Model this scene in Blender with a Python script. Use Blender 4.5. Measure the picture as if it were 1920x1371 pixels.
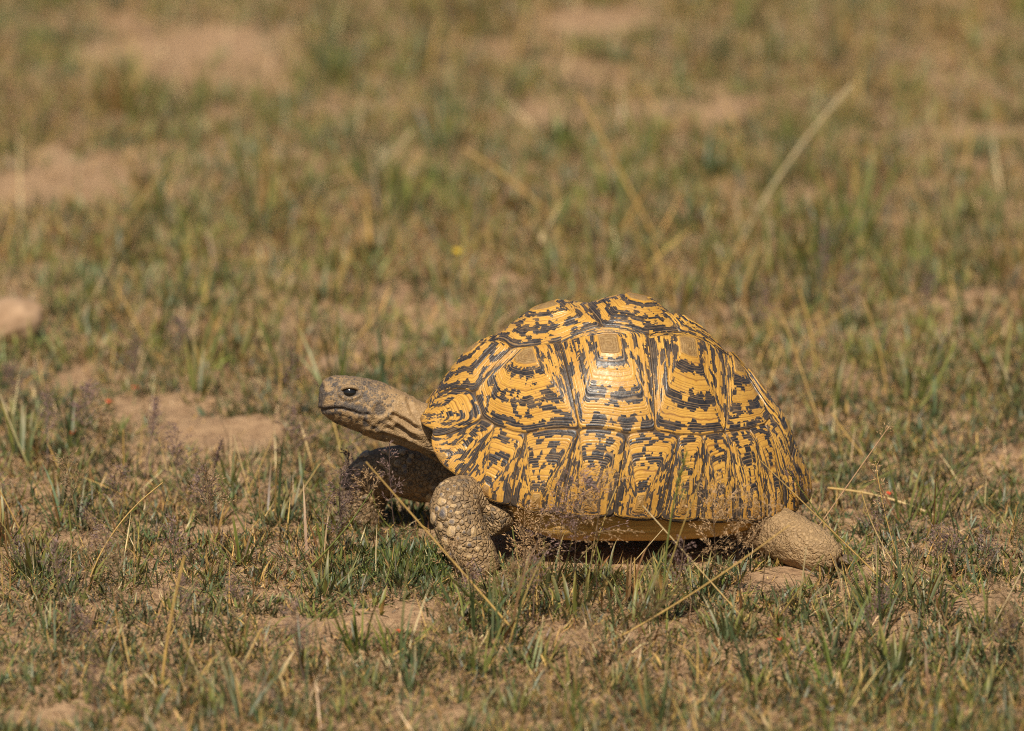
import bpy, math, random
import numpy as np
from mathutils import Vector, Matrix
from mathutils.bvhtree import BVHTree

# ------------------------------------------------------------------ camera, sky, sun, exposure
SC = bpy.context.scene
for o in list(bpy.data.objects):
    bpy.data.objects.remove(o)
COL = SC.collection
R = math.radians
ELEV = R(12.0)                      # camera looks down on the tortoise from a vehicle, with a long lens
DIST = 8.0
PXM = 0.00056                       # metres per photograph pixel at the tortoise
AIM = np.array([-0.106, 0.0, 0.19])
DIR = np.array([0.0, math.cos(ELEV), -math.sin(ELEV)])
UPV = np.array([0.0, math.sin(ELEV), math.cos(ELEV)])
EYE = AIM - DIST * DIR
cam = bpy.data.cameras.new('camera')
cam_o = bpy.data.objects.new('camera', cam)
COL.objects.link(cam_o)
cam_o.location = EYE
cam_o.rotation_euler = (math.pi / 2 - ELEV, 0, 0)
cam.sensor_width = 36.0
cam.lens = 36.0 * DIST / (1920 * PXM)
cam.clip_start = 0.1
cam.clip_end = 2000
cam.dof.use_dof = True
cam.dof.focus_distance = 7.91
cam.dof.aperture_fstop = 4.1
cam.dof.aperture_blades = 9
SC.camera = cam_o

SUN_EL, SUN_AZ = R(53), R(-14)      # azimuth measured from straight behind the camera, minus = left
sv = np.array([math.sin(SUN_AZ) * math.cos(SUN_EL), -math.cos(SUN_AZ) * math.cos(SUN_EL), math.sin(SUN_EL)])
W = bpy.data.worlds.new('World')
SC.world = W
W.use_nodes = True
nt = W.node_tree
bg = nt.nodes['Background']
sky = nt.nodes.new('ShaderNodeTexSky')
sky.sky_type = 'NISHITA'
sky.sun_disc = False
sky.sun_elevation = SUN_EL
sky.sun_rotation = math.atan2(sv[0], sv[1])
sky.dust_density = 2.0
nt.links.new(sky.outputs[0], bg.inputs[0])
bg.inputs[1].default_value = 0.05
sl = bpy.data.lights.new('sun', 'SUN')
sl.energy = 5.0
sl.angle = R(0.53)
sl.color = (1.0, 0.915, 0.78)
so = bpy.data.objects.new('sun', sl)
COL.objects.link(so)
so.rotation_euler = Vector(sv).to_track_quat('Z', 'Y').to_euler()
so.location = (0, -3, 6)
SC.view_settings.view_transform = 'Standard'
SC.view_settings.look = 'None'
SC.view_settings.exposure = 0.36
SC.view_settings.gamma = 1.0
SC.render.engine = 'CYCLES'
SC.cycles.use_denoising = False
SC.cycles.filter_width = 1.1
SC.cycles.sample_clamp_indirect = 4.0
SC.cycles.max_bounces = 6
SC.cycles.transparent_max_bounces = 4

# ------------------------------------------------------------------ helpers
rng = np.random.default_rng(7)
random.seed(7)


def at(px, py, Y):
    """photograph pixel seen at the vertical plane y = Y -> world point"""
    d = DIR + (px - 960) * PXM / DIST * np.array([1.0, 0, 0]) + (685.5 - py) * PXM / DIST * UPV
    k = (Y - EYE[1]) / d[1]
    return EYE + k * d


def on_ground(px, py):
    d = DIR + (px - 960) * PXM / DIST * np.array([1.0, 0, 0]) + (685.5 - py) * PXM / DIST * UPV
    k = (0 - EYE[2]) / d[2]
    p = EYE + k * d
    for _ in range(3):
        h = float(ground_h(np.array([p[0]]), np.array([p[1]]))[0])
        k = (h - EYE[2]) / d[2]
        p = EYE + k * d
    return p


def project(P):
    v = P - EYE
    dep = v @ DIR
    return 960 + v[..., 0] / dep * DIST / PXM, 685.5 - (v @ UPV) / dep * DIST / PXM


def _h(ix, iy, s):
    n = (ix.astype(np.int64) * 374761393 + iy.astype(np.int64) * 668265263 + s * 982451653) & 0x7fffffff
    n = ((n ^ (n >> 13)) * 1274126177) & 0x7fffffff
    n = (n ^ (n >> 16))
    return (n & 0xffff) / 65535.0


def noise(x, y, s=0):
    ix, iy = np.floor(x), np.floor(y)
    fx, fy = x - ix, y - iy
    fx = fx * fx * (3 - 2 * fx)
    fy = fy * fy * (3 - 2 * fy)
    a, b = _h(ix, iy, s), _h(ix + 1, iy, s)
    c, d = _h(ix, iy + 1, s), _h(ix + 1, iy + 1, s)
    return (a + (b - a) * fx) * (1 - fy) + (c + (d - c) * fx) * fy


def fbm(x, y, s=0, o=4):
    v, a, t = 0, 0.5, 0
    for k in range(o):
        v = v + a * noise(x * 2 ** k + 17.3 * k, y * 2 ** k - 9.1 * k, s + k)
        t += a
        a *= 0.5
    return v / t


def sstep(a, b, x):
    t = np.clip((x - a) / (b - a), 0, 1)
    return t * t * (3 - 2 * t)


def mesh_np(name, V, F, smooth=True, mat=None, attrs=None):
    """V (n,3), F list/array of equal-size polygons or list of arrays"""
    me = bpy.data.meshes.new(name)
    Fs = F if isinstance(F, list) else [F]
    Fs = [np.asarray(f, dtype=np.int32) for f in Fs if len(f)]
    nl = sum(f.size for f in Fs)
    npol = sum(len(f) for f in Fs)
    V = np.asarray(V, dtype=np.float32)
    me.vertices.add(len(V))
    me.vertices.foreach_set('co', V.ravel())
    me.loops.add(nl)
    me.loops.foreach_set('vertex_index', np.concatenate([f.ravel() for f in Fs]))
    me.polygons.add(npol)
    st, off = [], 0
    for f in Fs:
        st.append(off + np.arange(len(f), dtype=np.int32) * f.shape[1])
        off += f.size
    me.polygons.foreach_set('loop_start', np.concatenate(st))
    me.polygons.foreach_set('use_smooth', np.full(npol, smooth))
    me.update(calc_edges=True)
    for k, a in (attrs or {}).items():
        a = np.asarray(a, dtype=np.float32)
        if a.ndim == 2:
            at_ = me.attributes.new(k, 'FLOAT_COLOR', 'POINT')
            if a.shape[1] == 3:
                a = np.concatenate([a, np.ones((len(a), 1), np.float32)], 1)
            at_.data.foreach_set('color', a.ravel())
        else:
            at_ = me.attributes.new(k, 'FLOAT', 'POINT')
            at_.data.foreach_set('value', a)
    if mat:
        me.materials.append(mat)
    return me


def obj(name, me, parent=None):
    o = bpy.data.objects.new(name, me)
    COL.objects.link(o)
    if parent:
        o.parent = parent
    return o


def tag(o, label=None, cat=None, group=None, kind=None):
    if label:
        o['label'] = label
    if cat:
        o['category'] = cat
    if group:
        o['group'] = group
    if kind:
        o['kind'] = kind
    return o


class NG:
    def __init__(s, name):
        s.m = bpy.data.materials.new(name)
        s.m.use_nodes = True
        s.t = s.m.node_tree
        s.t.nodes.clear()
        s.out = s.t.nodes.new('ShaderNodeOutputMaterial')

    def n(s, kind, **kw):
        nd = s.t.nodes.new('ShaderNode' + kind)
        for k, v in kw.items():
            if k.startswith('i_'):
                key = k[2:]
                key = int(key) if key.isdigit() else key.replace('_', ' ')
                s.put(nd.inputs[key], v)
            else:
                setattr(nd, k, v)
        return nd

    def put(s, inp, v):
        if isinstance(v, bpy.types.NodeSocket):
            s.t.links.new(v, inp)
        elif isinstance(v, bpy.types.Node):
            s.t.links.new(v.outputs[0], inp)
        else:
            if isinstance(v, tuple) and len(v) == 3 and inp.type == 'RGBA':
                v = (*v, 1)
            inp.default_value = v

    def math(s, op, a, b=0.0, c=0.0, clamp=False):
        nd = s.n('Math', operation=op, use_clamp=clamp)
        s.put(nd.inputs[0], a)
        s.put(nd.inputs[1], b)
        s.put(nd.inputs[2], c)
        return nd.outputs[0]

    def mix(s, f, a, b, mode='MIX'):
        nd = s.n('Mix', data_type='RGBA', blend_type=mode)
        s.put(nd.inputs[0], f)
        s.put(nd.inputs[6], a)
        s.put(nd.inputs[7], b)
        return nd.outputs[2]

    def attr(s, name, out='Fac'):
        return s.n('Attribute', attribute_name=name).outputs[out]

    def range(s, v, a, b, c=0.0, d=1.0, smooth=False):
        nd = s.n('MapRange', clamp=True)
        if smooth:
            nd.interpolation_type = 'SMOOTHSTEP'
        for i, q in enumerate((v, a, b, c, d)):
            s.put(nd.inputs[i], q)
        return nd.outputs[0]

    def noise(s, vec, scale, detail=3, rough=0.5):
        nd = s.n('TexNoise', i_Scale=scale, i_Detail=detail, i_Roughness=rough)
        if vec is not None:
            s.put(nd.inputs['Vector'], vec)
        return nd.outputs['Fac']

    def bump(s, h, dist, strength=1.0, normal=None):
        nd = s.n('Bump', i_Strength=strength, i_Distance=dist)
        s.put(nd.inputs['Height'], h)
        if normal is not None:
            s.put(nd.inputs['Normal'], normal)
        return nd.outputs[0]

    def principled(s, color, rough=0.6, normal=None, spec=0.5, **kw):
        p = s.n('BsdfPrincipled')
        s.put(p.inputs['Base Color'], color)
        s.put(p.inputs['Roughness'], rough)
        s.put(p.inputs['Specular IOR Level'], spec)
        if normal is not None:
            s.put(p.inputs['Normal'], normal)
        for k, v in kw.items():
            s.put(p.inputs[k.replace('_', ' ')], v)
        return p.outputs[0]

    def done(s, sh):
        s.t.links.new(sh, s.out.inputs['Surface'])
        return s.m


# ------------------------------------------------------------------ materials
def mat_ground():
    g = NG('sandy_soil')
    co = g.n('TexCoord').outputs['Object']
    n1 = g.noise(co, 5.0, 5, 0.6)
    n2 = g.noise(co, 60.0, 4, 0.65)
    n3 = g.noise(co, 420.0, 3, 0.7)
    c = g.mix(g.range(n1, 0.35, 0.68), (0.36, 0.228, 0.124), (0.44, 0.285, 0.160))
    c = g.mix(g.range(n2, 0.42, 0.70), c, (0.24, 0.142, 0.078))
    c = g.mix(g.range(n3, 0.62, 0.75), c, (0.53, 0.38, 0.24))
    c = g.mix(g.range(n3, 0.40, 0.30), c, (0.17, 0.10, 0.058))
    h = g.math('ADD', g.math('MULTIPLY', n2, 1.0), g.math('MULTIPLY', n3, 0.5))
    return g.done(g.principled(c, 0.95, g.bump(h, 0.006, 1.0), 0.15))


def mat_leaf(name, trans=0.3, rough=0.5, spec=0.3):
    g = NG(name)
    c = g.attr('Col', 'Color')
    nz = g.noise(g.n('TexCoord').outputs['Object'], 300.0, 2)
    c2 = g.mix(g.range(nz, 0.4, 0.75, 0.0, 0.3), c, (0.20, 0.14, 0.06))
    p = g.principled(c2, rough, None, spec)
    tr = g.n('BsdfTranslucent')
    g.put(tr.inputs[0], c2)
    m = g.n('MixShader')
    g.put(m.inputs[0], trans)
    g.t.links.new(p, m.inputs[1])
    g.t.links.new(tr.outputs[0], m.inputs[2])
    return g.done(m.outputs[0])


def mat_plain(name, col, var, rough=0.7, scale=80, spec=0.3):
    g = NG(name)
    nz = g.noise(g.n('TexCoord').outputs['Object'], scale, 4, 0.6)
    c = g.mix(g.range(nz, 0.3, 0.7), col, var)
    return g.done(g.principled(c, rough, g.bump(nz, 0.002, 0.6), spec))


def mat_scute():
    g = NG('horn_scute')
    t = g.attr('ring')
    s = g.attr('along')
    dk = g.attr('dark')
    sid = g.attr('sid')
    rings = g.attr('rings')
    co = g.n('TexCoord').outputs['Object']
    wob = g.noise(co, 90.0, 2)
    tt = g.math('ADD', g.attr('phase'), g.math('MULTIPLY', g.math('SUBTRACT', wob, 0.5), 0.7))
    ri = g.math('FLOOR', tt)
    tq = g.math('DIVIDE', ri, rings)
    # blocks: coarse noise whose edges step along the growth rings
    def nz(sx, ty, k, detail=1):
        cv = g.n('CombineXYZ')
        g.put(cv.inputs[0], g.math('MULTIPLY', s, sx))
        g.put(cv.inputs[1], g.math('MULTIPLY', tq, ty))
        g.put(cv.inputs[2], g.math('MULTIPLY_ADD', sid, 13.7, k))
        return g.noise(cv.outputs[0], 1.0, detail)
    a = g.math('SUBTRACT', nz(88.0, 9.0, 0.0, 0), 0.5)
    a2 = g.math('SUBTRACT', nz(42.0, 11.0, 3.0, 0), 0.5)
    b = g.math('SUBTRACT', nz(240.0, 26.0, 5.0, 1), 0.5)
    sw = g.attr('sidew')
    aa = g.math('ADD', g.math('MULTIPLY', a, g.math('SUBTRACT', 1.0, sw)), g.math('MULTIPLY', a2, sw))
    f = g.math('ADD', g.math('MULTIPLY', aa, 1.25), g.math('MULTIPLY', b, 0.42))
    f = g.math('ADD', f, dk)
    mask = g.range(f, 0.085, 0.115)
    # light ridge lines between the rings inside the black
    fr = g.math('FRACT', tt)
    ridge = g.range(g.math('ABSOLUTE', g.math('SUBTRACT', fr, 0.5)), 0.34, 0.48)
    big = g.noise(co, 28.0, 3, 0.6)
    fine = g.noise(co, 260.0, 3, 0.6)
    yel = g.mix(g.range(big, 0.3, 0.7), (0.43, 0.222, 0.034), (0.55, 0.312, 0.062))
    yel = g.mix(g.range(fine, 0.45, 0.75, 0.0, 0.5), yel, (0.36, 0.165, 0.032))
    yel = g.mix(g.math('MULTIPLY', g.attr('rim'), 0.55), yel, (0.36, 0.17, 0.045))
    yel = g.mix(g.math('MULTIPLY', ridge, 0.9), yel, (0.21, 0.088, 0.022))
    blk = g.mix(g.range(fine, 0.35, 0.7), (0.018, 0.017, 0.019), (0.036, 0.032, 0.033))
    blk = g.mix(g.math('MULTIPLY', ridge, g.range(big, 0.35, 0.6, 0.35, 0.85)), blk, (0.26, 0.16, 0.07))
    c = g.mix(mask, yel, blk)
    # seam growth zone: grey brown
    seam = g.range(t, 0.978, 0.992)
    c = g.mix(g.math('MULTIPLY', seam, 0.6), c, (0.12, 0.072, 0.036))
    # areole
    ar = g.range(t, 0.012, -0.012)
    arn = g.noise(co, 170.0, 4, 0.7)
    arr = g.range(g.math('FRACT', g.math('ADD', g.math('MULTIPLY', t, 62.0), g.math('MULTIPLY', arn, 2.2))), 0.55, 0.95)
    arc = g.mix(g.range(arn, 0.35, 0.65), (0.19, 0.105, 0.034), (0.31, 0.195, 0.075))
    arc = g.mix(g.math('MULTIPLY', arr, 0.5), arc, (0.20, 0.11, 0.04))
    arc = g.mix(g.math('MULTIPLY', g.attr('rim'), 0.8), arc, yel)
    c = g.mix(ar, c, arc)
    # dust
    c = g.mix(g.range(g.noise(co, 45.0, 5, 0.7), 0.5, 0.8, 0.0, 0.28), c, (0.33, 0.21, 0.105))
    r = g.range(fine, 0.3, 0.7, 0.30, 0.50)
    hgt = g.math('ADD', g.math('MULTIPLY', fine, 0.5), g.math('MULTIPLY', ar, g.math('ADD', g.math('MULTIPLY', arn, 1.6), g.math('MULTIPLY', arr, -0.9))))
    r = g.math('ADD', r, g.math('MULTIPLY', ar, 0.25))
    return g.done(g.principled(c, r, g.bump(hgt, 0.0011, 0.7), 0.38))


def mat_skin():
    g = NG('scaly_skin')
    co = g.n('TexCoord').outputs['Object']
    tone = g.attr('tone')          # 0 tan .. 1 dark horn; also carries the painted chin shade
    size = g.attr('cell')          # blend between fine and coarse scales
    spot = g.attr('spot')
    wrp = g.n('TexNoise', i_Scale=60.0, i_Detail=2)
    g.put(wrp.inputs['Vector'], co)
    vm = g.n('VectorMath', operation='MULTIPLY_ADD')
    g.put(vm.inputs[0], wrp.outputs['Color'])
    vm.inputs[1].default_value = (0.006, 0.006, 0.006)
    g.put(vm.inputs[2], co)
    vv = vm.outputs[0]
    def vor(scale, feat):
        v = g.n('TexVoronoi', feature=feat, i_Scale=scale)
        g.put(v.inputs['Vector'], vv)
        return v
    e1, e2 = vor(370.0, 'DISTANCE_TO_EDGE').outputs[0], vor(205.0, 'DISTANCE_TO_EDGE').outputs[0]
    c1, c2 = vor(370.0, 'F1').outputs['Color'], vor(205.0, 'F1').outputs['Color']
    e = g.math('ADD', g.math('MULTIPLY', e1, g.math('SUBTRACT', 1.0, size)), g.math('MULTIPLY', e2, size))
    cc = g.mix(size, c1, c2)
    sep = g.n('SeparateColor')
    g.put(sep.inputs[0], cc)
    cell = sep.outputs[0]
    nz = g.noise(co, 40.0, 4, 0.6)
    fine = g.noise(co, 500.0, 3, 0.6)
    base = g.mix(g.range(nz, 0.3, 0.7), (0.225, 0.14, 0.064), (0.335, 0.215, 0.102))
    base = g.mix(g.range(cell, 0.55, 1.0, 0.0, 0.6), base, (0.40, 0.262, 0.12))
    dk = g.mix(cell, (0.034, 0.030, 0.030), (0.085, 0.068, 0.054))
    sp = g.math('MULTIPLY', g.range(g.math('ADD', g.math('MULTIPLY', cell, 1.0), g.math('MULTIPLY', spot, 0.75)), 0.93, 1.0), g.range(e, 0.03, 0.09))
    base = g.mix(g.math('MULTIPLY', sp, 0.85), base, dk)
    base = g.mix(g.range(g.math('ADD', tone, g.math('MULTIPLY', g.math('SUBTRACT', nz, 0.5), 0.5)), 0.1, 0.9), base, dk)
    crease = g.math('MULTIPLY', g.range(e, 0.07, 0.0), g.math('ADD', 0.35, g.math('MULTIPLY', size, 0.4)))
    base = g.mix(crease, base, (0.13, 0.085, 0.048))
    base = g.mix(g.range(fine, 0.5, 0.75, 0.0, 0.35), base, (0.39, 0.275, 0.16))
    h = g.math('ADD', g.range(e, 0.0, 0.22, 0.0, 1.0, True), g.math('MULTIPLY', fine, 0.25))
    st = g.math('ADD', 0.35, g.math('MULTIPLY', size, 0.65))
    nd = g.n('Bump', i_Distance=0.0016)
    g.put(nd.inputs['Strength'], st)
    g.put(nd.inputs['Height'], h)
    return g.done(g.principled(base, 0.62, nd.outputs[0], 0.35))


M_GROUND = mat_ground()
M_LEAF = mat_leaf('grass_leaf', 0.22, 0.45, 0.35)
M_DRY = mat_leaf('dry_straw', 0.12, 0.55)
M_SCUTE = mat_scute()
M_SKIN = mat_skin()
M_SHELL = mat_plain('dark_horn', (0.05, 0.032, 0.02), (0.10, 0.065, 0.035), 0.7, 120)
M_PLAST = None


# ------------------------------------------------------------------ ground
def ground_h(x, y):
    h = 0.05 * (fbm(x * 0.55 + 3, y * 0.55, 3, 3) - 0.5)
    h = h + 0.028 * (fbm(x * 3.1, y * 3.1, 11, 4) - 0.5)
    h = h + 0.008 * (fbm(x * 17, y * 17, 21, 3) - 0.5)
    near = sstep(0.55, 0.25, np.hypot(x * 0.8, y + 0.02))
    h = h * (1 - 0.7 * near)
    return h


def axis(lo, hi, step, far, n):
    core = np.arange(lo, hi + 1e-6, step)
    k = np.arange(1, n + 1)
    gfac = (far / step / n) ** (1.0 / n)
    # geometric growth away from the core
    d = step * np.cumsum(1.13 ** k)
    return np.concatenate([(lo - d)[::-1], core, hi + d])


gx = axis(-0.80, 0.62, 0.008, 200, 64)
gy = axis(-0.95, 0.85, 0.008, 200, 64)
GX, GY = np.meshgrid(gx, gy)
GZ = ground_h(GX, GY)
fine_n = 0.005 * (fbm(GX * 55, GY * 55, 31, 3) - 0.5)
GZ = GZ + fine_n * (np.abs(GX) < 1.5) * (np.abs(GY) < 2)
nx_, ny_ = len(gx), len(gy)
idx = np.arange(nx_ * ny_).reshape(ny_, nx_)
F = np.stack([idx[:-1, :-1], idx[:-1, 1:], idx[1:, 1:], idx[1:, :-1]], -1).reshape(-1, 4)
g_me = mesh_np('ground', np.stack([GX, GY, GZ], -1).reshape(-1, 3), F, True, M_GROUND)
ground = tag(obj('ground', g_me), 'dry sandy brown soil with bare patches between the grass', 'ground', kind='structure')

# ------------------------------------------------------------------ tortoise: shell surface
A_, B_ = 0.2005, 0.140
ZTOP = 0.2575
RIM_U = np.array([-1.0, -0.95, -0.85, -0.8, -0.6, -0.3, 0.0, 0.5, 0.75, 0.9, 1.0])
RIM_Z = np.array([0.140, 0.131, 0.101, 0.089, 0.0695, 0.0640, 0.0625, 0.0545, 0.048, 0.050, 0.052])


RU = [-0.936, -0.785, -0.536, -0.293, -0.008, 0.237, 0.438, 0.631, 0.788, 0.87, 0.955]
_SEAM = np.array([math.acos(u) for u in reversed(RU)] + [math.pi])
_SEAM = np.concatenate([[-_SEAM[0]], _SEAM])


def scallop(ang):
    a = np.abs(ang)
    i = np.clip(np.searchsorted(_SEAM, a) - 1, 0, len(_SEAM) - 2)
    f = (a - _SEAM[i]) / (_SEAM[i + 1] - _SEAM[i])
    return 1 - (2 * f - 1) ** 2 - 0.6


def shell(dx, dy):
    """disc domain (rim at radius 1) -> 3D point"""
    r = np.hypot(dx, dy) + 1e-9
    cp, sp = dx / r, dy / r
    th = r * math.pi / 2
    f = np.where(th < math.pi / 2, np.sin(th), 1 - 0.9 * (1 - np.sin(th)))
    zr = np.interp(cp, RIM_U, RIM_Z)
    zr = zr - 0.0
    q = 1.0 + 0.62 * sstep(0.1, 1.0, -cp) + sstep(0.1, 0.9, cp) * (0.06 + 0.42 * (1 - sstep(0.5, 0.8, r)))
    cz = np.cos(th)
    hz = np.where(cz >= 0, np.abs(cz) ** q, 0.32 * cz)
    z = zr + (ZTOP - zr) * hz
    rimw = sstep(0.78, 1.0, r)
    front = sstep(0.35, 0.95, -cp)
    rear = sstep(0.55, 0.98, cp)
    flare = 1 + rimw * (0.035 * front + 0.03 * rear)
    notch = np.exp(-((np.arctan2(sp, -cp)) / 0.20) ** 2) * rimw * 0.085
    flare = flare - notch
    sc = scallop(np.arctan2(sp, cp)) * sstep(0.86, 1.0, r)
    flare = flare + sc * (0.006 + 0.042 * sstep(0.55, 0.9, -cp) + 0.022 * sstep(0.6, 0.95, cp))
    z = z + rimw * front * 0.003 - sc * 0.0035
    return np.stack([A_ * f * cp * flare, B_ * f * sp * flare, z], -1)


def shell_n(dx, dy, e=1e-3):
    a = shell(dx + e, dy) - shell(dx - e, dy)
    b = shell(dx, dy + e) - shell(dx, dy - e)
    n = np.cross(a, b)
    n /= np.linalg.norm(n, axis=-1, keepdims=True) + 1e-12
    return n


_g = np.linspace(-1.02, 1.02, 520)
_DX, _DY = np.meshgrid(_g, np.linspace(-1.02, 0.0, 300))
_ok = np.hypot(_DX, _DY) <= 1.01
_DX, _DY = _DX[_ok], _DY[_ok]
_PX, _PY = project(shell(_DX, _DY))


def P(px, py):
    i = np.argmin((_PX - px) ** 2 + (_PY - py) ** 2)
    return (float(_DX[i]), float(_DY[i]))


def m(u):
    return (math.copysign(2 / math.pi * math.asin(abs(u)), u), 0.0)


def rimp(u, r=1.03):
    """point on the near rim at relative length u"""
    return (r * u, -r * math.sqrt(max(0.0, 1 - u * u)))


def mir(p):
    return (p[0], -p[1])


tort = bpy.data.objects.new('tortoise', None)
COL.objects.link(tort)
tag(tort, 'tortoise with domed yellow shell patterned in black, striding through short grass', 'tortoise')

# base shell under the scutes
nr, nph = 60, 160
rr = np.linspace(0.0, 1.05, nr)[1:]
ph = np.arange(nph) / nph * 2 * math.pi
RR, PH = np.meshgrid(rr, ph, indexing='ij')
dx, dy = RR * np.cos(PH), RR * np.sin(PH)
V = shell(dx, dy) - 0.0016 * shell_n(dx, dy)
V = V.reshape(-1, 3)
apex = shell(np.array([1e-4]), np.array([0.0])) - np.array([[0, 0, 0.0016]])
idx = np.arange((nr - 1) * nph).reshape(nr - 1, nph)
nxt = np.roll(idx, -1, axis=1)
Fq = np.stack([idx[:-1], idx[1:], nxt[1:], nxt[:-1]], -1).reshape(-1, 4)
Ft = np.stack([np.full(nph, len(V)), idx[0], nxt[0]], -1)
carapace = obj('carapace', mesh_np('carapace', np.concatenate([V, apex]), [Fq, Ft], True, M_SHELL), tort)

# seam corners on the near flank, read along the shell
c_889, c_906, c_926 = P(889, 736), P(906, 782), P(928, 798)
c_986, c_1086, c_1177 = P(986, 812), P(1086, 806), P(1177, 814)
c_1228, c_1273, c_1316 = P(1228, 808), P(1273, 815), P(1316, 816)
c_1362, c_1406, c_1436, c_1443 = P(1360, 810), P(1404, 803), P(1434, 795), P(1445, 782)
c_958, c_1048, c_1129 = P(958, 653), P(1048, 642), P(1129, 613)
c_1214, c_1274, c_1354, c_1388 = P(1214, 627), P(1274, 622), P(1354, 661), P(1388, 690)
v1f = (-0.745, -0.10)
lf = (0.80, -0.235)

scutes = []   # name, polygon, areole centre, areole scale, kind, rings, bump
def vert(pts, a0, a1, cx, sc, bump, rings):
    poly = [m(a0)] + pts + [m(a1)] + [mir(p) for p in reversed(pts)]
    scutes.append(('vertebral_scute', poly, m(cx), sc, 'v', rings, bump))
vert([v1f, c_889, c_958], -0.90, -0.63, -0.72, 0.20, 0.0060, 26)
vert([c_958, c_1048, c_1129], -0.63, -0.155, -0.335, 0.24, 0.0095, 26)
vert([c_1129, c_1214, c_1274], -0.155, 0.245, 0.125, 0.24, 0.0095, 26)
vert([c_1274, c_1354, c_1388], 0.245, 0.56, 0.40, 0.22, 0.0065, 24)
vert([c_1388, c_1443, lf], 0.56, 0.955, 0.74, 0.20, 0.0075, 18)
half = []
def add(name, poly, c, sc, kind, rings, bump):
    half.append((name, poly, c, sc, kind, rings, bump))
add('costal_scute', [c_958, c_1048, c_1086, c_986, c_926, c_906, c_889], P(992, 675), 0.20, 'c', 30, 0.0062)
add('costal_scute', [c_1048, c_1129, c_1214, c_1228, c_1177, c_1086], P(1141, 650), 0.21, 'c', 30, 0.0062)
add('costal_scute', [c_1214, c_1274, c_1354, c_1362, c_1316, c_1273, c_1228], P(1285, 655), 0.21, 'c', 30, 0.0062)
add('costal_scute', [c_1354, c_1388, c_1443, c_1436, c_1406, c_1362], P(1375, 692), 0.22, 'c', 26, 0.0062)
TOPS = [[m(-0.90), v1f, c_889, c_906], [c_906, c_926], [c_926, c_986], [c_986, c_1086], [c_1086, c_1177],
        [c_1177, c_1228, c_1273], [c_1273, c_1316], [c_1316, c_1362], [c_1362, c_1406], [c_1406, c_1436],
        [c_1436, c_1443, lf]]
RU0 = [-1.0] + RU
for k in range(11):
    u0, u1 = RU0[k], RU0[k + 1]
    a0, a1 = -math.acos(max(-1, u0)), -math.acos(u1)
    n = 9
    bot = [(1.03 * math.cos(a0 + (a1 - a0) * i / n), 1.03 * math.sin(a0 + (a1 - a0) * i / n)) for i in range(n + 1)]
    am = a0 + (a1 - a0) * (0.56 if k else 0.62)
    add('marginal_scute', TOPS[k] + bot[::-1], (0.955 * math.cos(am), 0.955 * math.sin(am)), 0.125, 'm', 22, 0.0030)
a0 = math.acos(RU[-1])
bot = [(1.03 * math.cos(a), 1.03 * math.sin(a)) for a in np.linspace(-a0, a0, 12)]
scutes.append(('marginal_scute', [m(0.955), lf] + bot + [mir(lf)], (0.95, 0.0), 0.17, 'm', 17, 0.003))
for (n_, poly, c, sc, kd, rg, bp) in half:
    scutes.append((n_, poly, c, sc, kd, rg, bp))
    scutes.append((n_, [mir(p) for p in poly], mir(c), sc, kd, rg, bp))


def dens(poly, n):
    p = np.array(poly + [poly[0]])
    seg = np.linalg.norm(np.diff(p, axis=0), axis=1)
    s = np.concatenate([[0], np.cumsum(seg)])
    t = np.arange(n) / n * s[-1]
    q = np.stack([np.interp(t, s, p[:, 0]), np.interp(t, s, p[:, 1])], 1)
    return q


def smooth_loop(q, k):
    for _ in range(k):
        q = 0.5 * q + 0.25 * (np.roll(q, 1, 0) + np.roll(q, -1, 0))
    return q


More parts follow.
